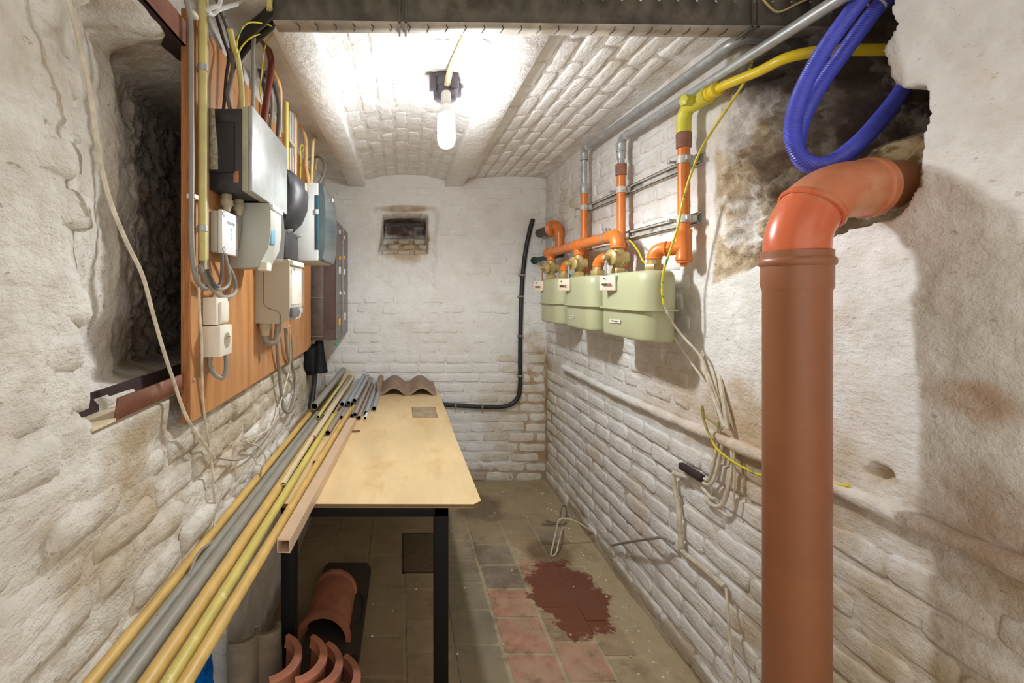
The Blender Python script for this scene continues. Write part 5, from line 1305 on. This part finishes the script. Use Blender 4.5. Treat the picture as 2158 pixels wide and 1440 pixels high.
duct('long pinkish square duct with an open end past the table edge', -0.318, 1.235, R, -0.258, 2.43, R, 0.036, 0.036, M_duct)
duct('cream mini duct lying over the pipes, longer one', -0.414, 1.60, R + 0.028, -0.374, 3.45, 0.818, 0.014, 0.011, M_strip, wl=0.002)
duct('cream mini duct lying over the pipes, shorter one', -0.393, 2.07, 0.797, -0.350, 3.45, 0.824, 0.012, 0.011, M_strip, wl=0.002)

# wave-shaped roof tile on the table
def wave_tile(label, cx, cy, z0, m, width=0.39, depth=0.22, rise=0.034, th=0.016):
    t = thing('roof_tile', label, 'roof tile', (cx, cy, z0))
    n = 40; top = []; vs = []; fs = []
    for i in range(n + 1):
        u = i / n; ph = (u * 2.02 - 0.02) % 1.0
        s_ = math.sin(PI * min(1, max(0, (ph - 0.05) / 0.85))) ** 1.3
        top.append((cx - width / 2 + width * u, z0 + th + rise * s_))
    for k_, yy in enumerate((cy - depth / 2, cy + depth / 2)):
        dz = 0.0 if k_ == 0 else 0.014
        for x, z in top: vs.append((x + 0.02 * 0, yy, z + dz))
        for x, z in top: vs.append((x, yy, z - th + dz * 0))
    N = n + 1
    for i in range(n):
        fs += [(i, i + 1, 2 * N + i + 1, 2 * N + i), (N + i, 3 * N + i, 3 * N + i + 1, N + i + 1), (i, N + i, N + i + 1, i + 1), (2 * N + i, 2 * N + i + 1, 3 * N + i + 1, 3 * N + i)]
    fs += [(0, 2 * N, 3 * N, N), (n, N + n, 3 * N + n, 2 * N + n)]
    b = MB(); b.add(vs, fs); b.build('body', m, t, 50)
    xl = cx - width / 2
    MB().box((xl - 0.022, cy - depth / 2 + 0.0, z0), (xl + 0.006, cy + depth / 2, z0 + 0.03), 0.006).build('side_lap', m, t)
    MB().box((xl - 0.028, cy - depth / 2 + 0.01, z0 + 0.008), (xl + 0.012, cy + depth / 2 - 0.01, z0 + 0.082), 0.012).build('side_rib', m, t)
    return t
wt = wave_tile('brown concrete wave roof tile lying at the far end of the table', 0.050, 3.275, TZ + 0.001, M_conctile, 0.385, 0.33, 0.046, 0.020)
# a small mark pressed in the tile
MB().box((0.055, 3.24, TZ + 0.026), (0.105, 3.28, TZ + 0.034), 0.0, mtx=None).build('pressed_mark', M_conctile, wt)
tag(MB().prism([(0, 0), (0.035, 0.012), (0.055, 0.008), (0.03, -0.006)], 0, 0.006, Matrix.Translation((-0.262, 2.30, TZ + 0.0015))).build('wood_splinter', M_plyedge), 'dark splinter lying by the pipe ends on the table', 'splinter')

# ------------------------------------------------------------------ tiles on the floor under the table
t = thing('slab', 'dark flat slab on the floor under the terracotta ridge tile', 'slab', (-0.27, 2.05, 0))
out = [(-0.40, 1.72), (-0.19, 1.70), (-0.165, 1.72), (-0.155, 2.36), (-0.18, 2.41), (-0.38, 2.41), (-0.40, 2.38)]
MB().prism(out, 0.002, 0.026, Matrix.Identity(4)).build('slab_body', M_slab, t)
MB().box((-0.27, 1.705, 0.004), (-0.165, 1.80, 0.0285), 0.006).build('rubber_end', M_rubber, t)
rp = [(-0.20 + 0.03 * math.sin(a), 2.06 + 0.10 * math.cos(a), 0.0275) for a in [PI * i / 12 for i in range(13)]]
MB().tube(rp, 0.004, 6).build('curved_mark', M_rubber, t)

def half_tube(b, o, axis, up, r, th, L, a0=-90, a1=90, n=20, flare=None):
    o = Vector(o); ax = Vector(axis).normalized(); upv = Vector(up); upv = (upv - ax * upv.dot(ax)).normalized(); sd = ax.cross(upv)
    lev = flare or [(0, 0), (1, 0)]
    vs = []; m = n + 1
    for f_, dr in lev:
        for rr in (r + dr, r + dr - th):
            for i in range(m):
                a = math.radians(a0 + (a1 - a0) * i / n)
                vs.append(o + ax * L * f_ + upv * rr * math.cos(a) + sd * rr * math.sin(a))
    fs = []; K = len(lev)
    for k_ in range(K - 1):
        A = k_ * 2 * m; B = A + 2 * m
        for i in range(n):
            fs += [(A + i, A + i + 1, B + i + 1, B + i), (A + m + i, B + m + i, B + m + i + 1, A + m + i + 1)]
        fs += [(A, B, B + m, A + m), (A + n, A + m + n, B + m + n, B + n)]
    for A in (0, (K - 1) * 2 * m):
        for i in range(n): fs.append((A + i, A + m + i, A + m + i + 1, A + i + 1))
    return b.add(vs, fs)
t = thing('ridge_tile', 'terracotta half-round ridge tile lying flared on the dark slab', 'roof tile', (-0.315, 2.0, 0.026))
ax_ = Vector((0.03, 1, 0))
half_tube(MB(), (-0.318, 1.905, 0.027), ax_, (0, 0, 1), 0.098, 0.014, 0.27, flare=[(0, 0), (0.5, -0.002), (1, -0.006)]).build('barrel', M_terra, t)
half_tube(MB(), (-0.319, 1.865, 0.027), ax_, (0, 0, 1), 0.112, 0.020, 0.06, flare=[(0, 0.002), (0.35, 0.001), (0.7, -0.004), (1, -0.014)]).build('near_collar', M_terra, t)
half_tube(MB(), (-0.311, 2.16, 0.027), ax_, (0, 0, 1), 0.098, 0.018, 0.03, flare=[(0, -0.004), (0.3, 0.003), (1, 0.002)]).build('far_collar', M_terra, t)
lbs = ['leftmost terracotta half-round tile standing under the table', 'terracotta half-round tile standing second from the left', 'terracotta half-round tile standing third from the left', 'rightmost terracotta half-round tile standing under the table']
for i, (cx, cy, h, a) in enumerate(((-0.428, 1.41, 0.325, -2), (-0.352, 1.41, 0.325, -4), (-0.305, 1.40, 0.312, -6), (-0.250, 1.38, 0.29, -8))):
    lean = Vector((0.02 + 0.012 * i, 0.03, 1)).normalized()
    t = thing('ridge_tile', lbs[i], 'roof tile', (cx, cy, 0), 'terracotta tiles standing in a row')
    up_ = Vector((math.cos(math.radians(a)), math.sin(math.radians(a)), 0))
    base = Vector((cx, cy, 0.002)) - lean * 0
    half_tube(MB(), base, lean, up_, 0.108, 0.013, h * 0.93, -64, 64, flare=[(0, -0.004), (1, 0)]).build('barrel', M_terra, t)
    half_tube(MB(), base + lean * h * 0.90, lean, up_, 0.112, 0.019, h * 0.10, -66, 66, flare=[(0, -0.006), (0.4, 0), (0.85, 0), (1, -0.005)]).build('collar', M_terra, t)
for i, (cx, cy, h, a, r_) in enumerate(((-0.510, 1.455, 0.345, -40, 0.058), (-0.440, 1.50, 0.335, -50, 0.050))):
    t = thing('ridge_tile', ['grey concrete half-round tile leaning on the left wall by the blue plastic', 'grey concrete half-round tile standing right of its grey neighbour'][i], 'roof tile', (cx, cy, 0), 'grey tiles standing by the wall')
    up_ = Vector((math.cos(math.radians(a)), math.sin(math.radians(a)), 0))
    half_tube(MB(), (cx, cy, 0.002), Vector((-0.04, 0.10, 1)), up_, r_, 0.014, h, -75, 75, 14).build('barrel', M_concrete, t, 60)
    half_tube(MB(), (cx, cy, 0.002), Vector((-0.04, 0.10, 1)), up_, r_ + 0.0008, 0.0156, h * 1.002, 72, 76, 2).build('chipped_edge', M_strip, t)

# added sheet, its blue stands in for daylight in the left wall gap
u = np.linspace(0, 1, 40); b = MB(); vs = []
for i in range(40):
    for j in range(30):
        y = 1.02 + 0.485 * u[i]; z = 0.006 + 0.36 * j / 29
        d = 0.05 * float(fbm(np.array([y]), np.array([z]), 9, 71, 4, 0.6)[0]) + 0.012 * float(vnoise(y * 60, z * 60, 72))
        vs.append((-0.612 + 0.35 * d - 0.02 * j / 29, y, z))
b.add(vs, [(i * 30 + j, (i + 1) * 30 + j, (i + 1) * 30 + j + 1, i * 30 + j + 1) for i in range(39) for j in range(29)])
tag(b.build('plastic_sheet', M_bluelight, None, 60), 'crumpled bright blue plastic sheet in the low gap of the left wall', 'plastic sheet')

# square floor hatch near the table leg
fh = MB().box((0.015, 2.37, -0.01), (0.215, 2.74, 0.003), 0.002).build('drain_cover', mat('gritty_cover', S(104, 88, 62), 0.9, var=0.25, vs=120, bump=0.8, bs=220), floor)
b = MB()
for lo_, hi_ in (((0.008, 2.362), (0.222, 2.371)), ((0.008, 2.739), (0.222, 2.748)), ((0.008, 2.362), (0.016, 2.748)), ((0.214, 2.362), (0.222, 2.748))): b.box((*lo_, -0.008), (*hi_, 0.0022))
b.build('drain_rim', mat('rim_dirt', S(58, 48, 36), 0.9), floor)

# frayed wires hooked over the tray, plaster crumbs on the floor
pipe_thing('cable', 'frayed cream wires hooked over the tray top beside the lower galvanised pipe', 'cable', [pY(1590, -30, 1.30), pY(1612, 4, 1.302), pY(1634, 24, 1.302), pY(1652, 22, 1.30), pY(1676, 10, 1.30), pY(1712, -8, 1.298), pY(1740, -30, 1.30)], 0.0028, M_creamcable, 7)
b = MB(); rr = random.Random(5)
for i in range(90):
    if i < 55: x, y = 1.04 - abs(rr.gauss(0, 0.05)), rr.uniform(1.7, 3.4)
    else: x, y = rr.uniform(-0.2, 1.0), rr.uniform(1.75, 3.4)
    s_ = rr.uniform(0.002, 0.006)
    z = float(f_floor(np.array([x]), np.array([y]))[0][0]); z = max(z, -0.001)
    vs = [(x + rr.uniform(-1, 1) * s_ * 0.3 + dx * s_, y + dy * s_ * rr.uniform(0.6, 1.2), z + dz * s_) for dx, dy, dz in ((-1, -1, 0), (1, -0.8, 0), (0.8, 1, 0), (-1, 0.9, 0), (-0.4, -0.3, 0.9), (0.5, -0.2, 0.8), (0.2, 0.5, 0.9))]
    b.add(vs, [(0, 1, 5, 4), (1, 2, 6, 5), (2, 3, 4, 6), (3, 0, 4), (4, 5, 6)])
o = b.build('plaster_crumbs', mat('plaster_crumb', S(216, 206, 186), 0.9), None, 10)
tag(o, 'small pale plaster crumbs scattered over the floor tiles', 'debris', None, 'stuff')
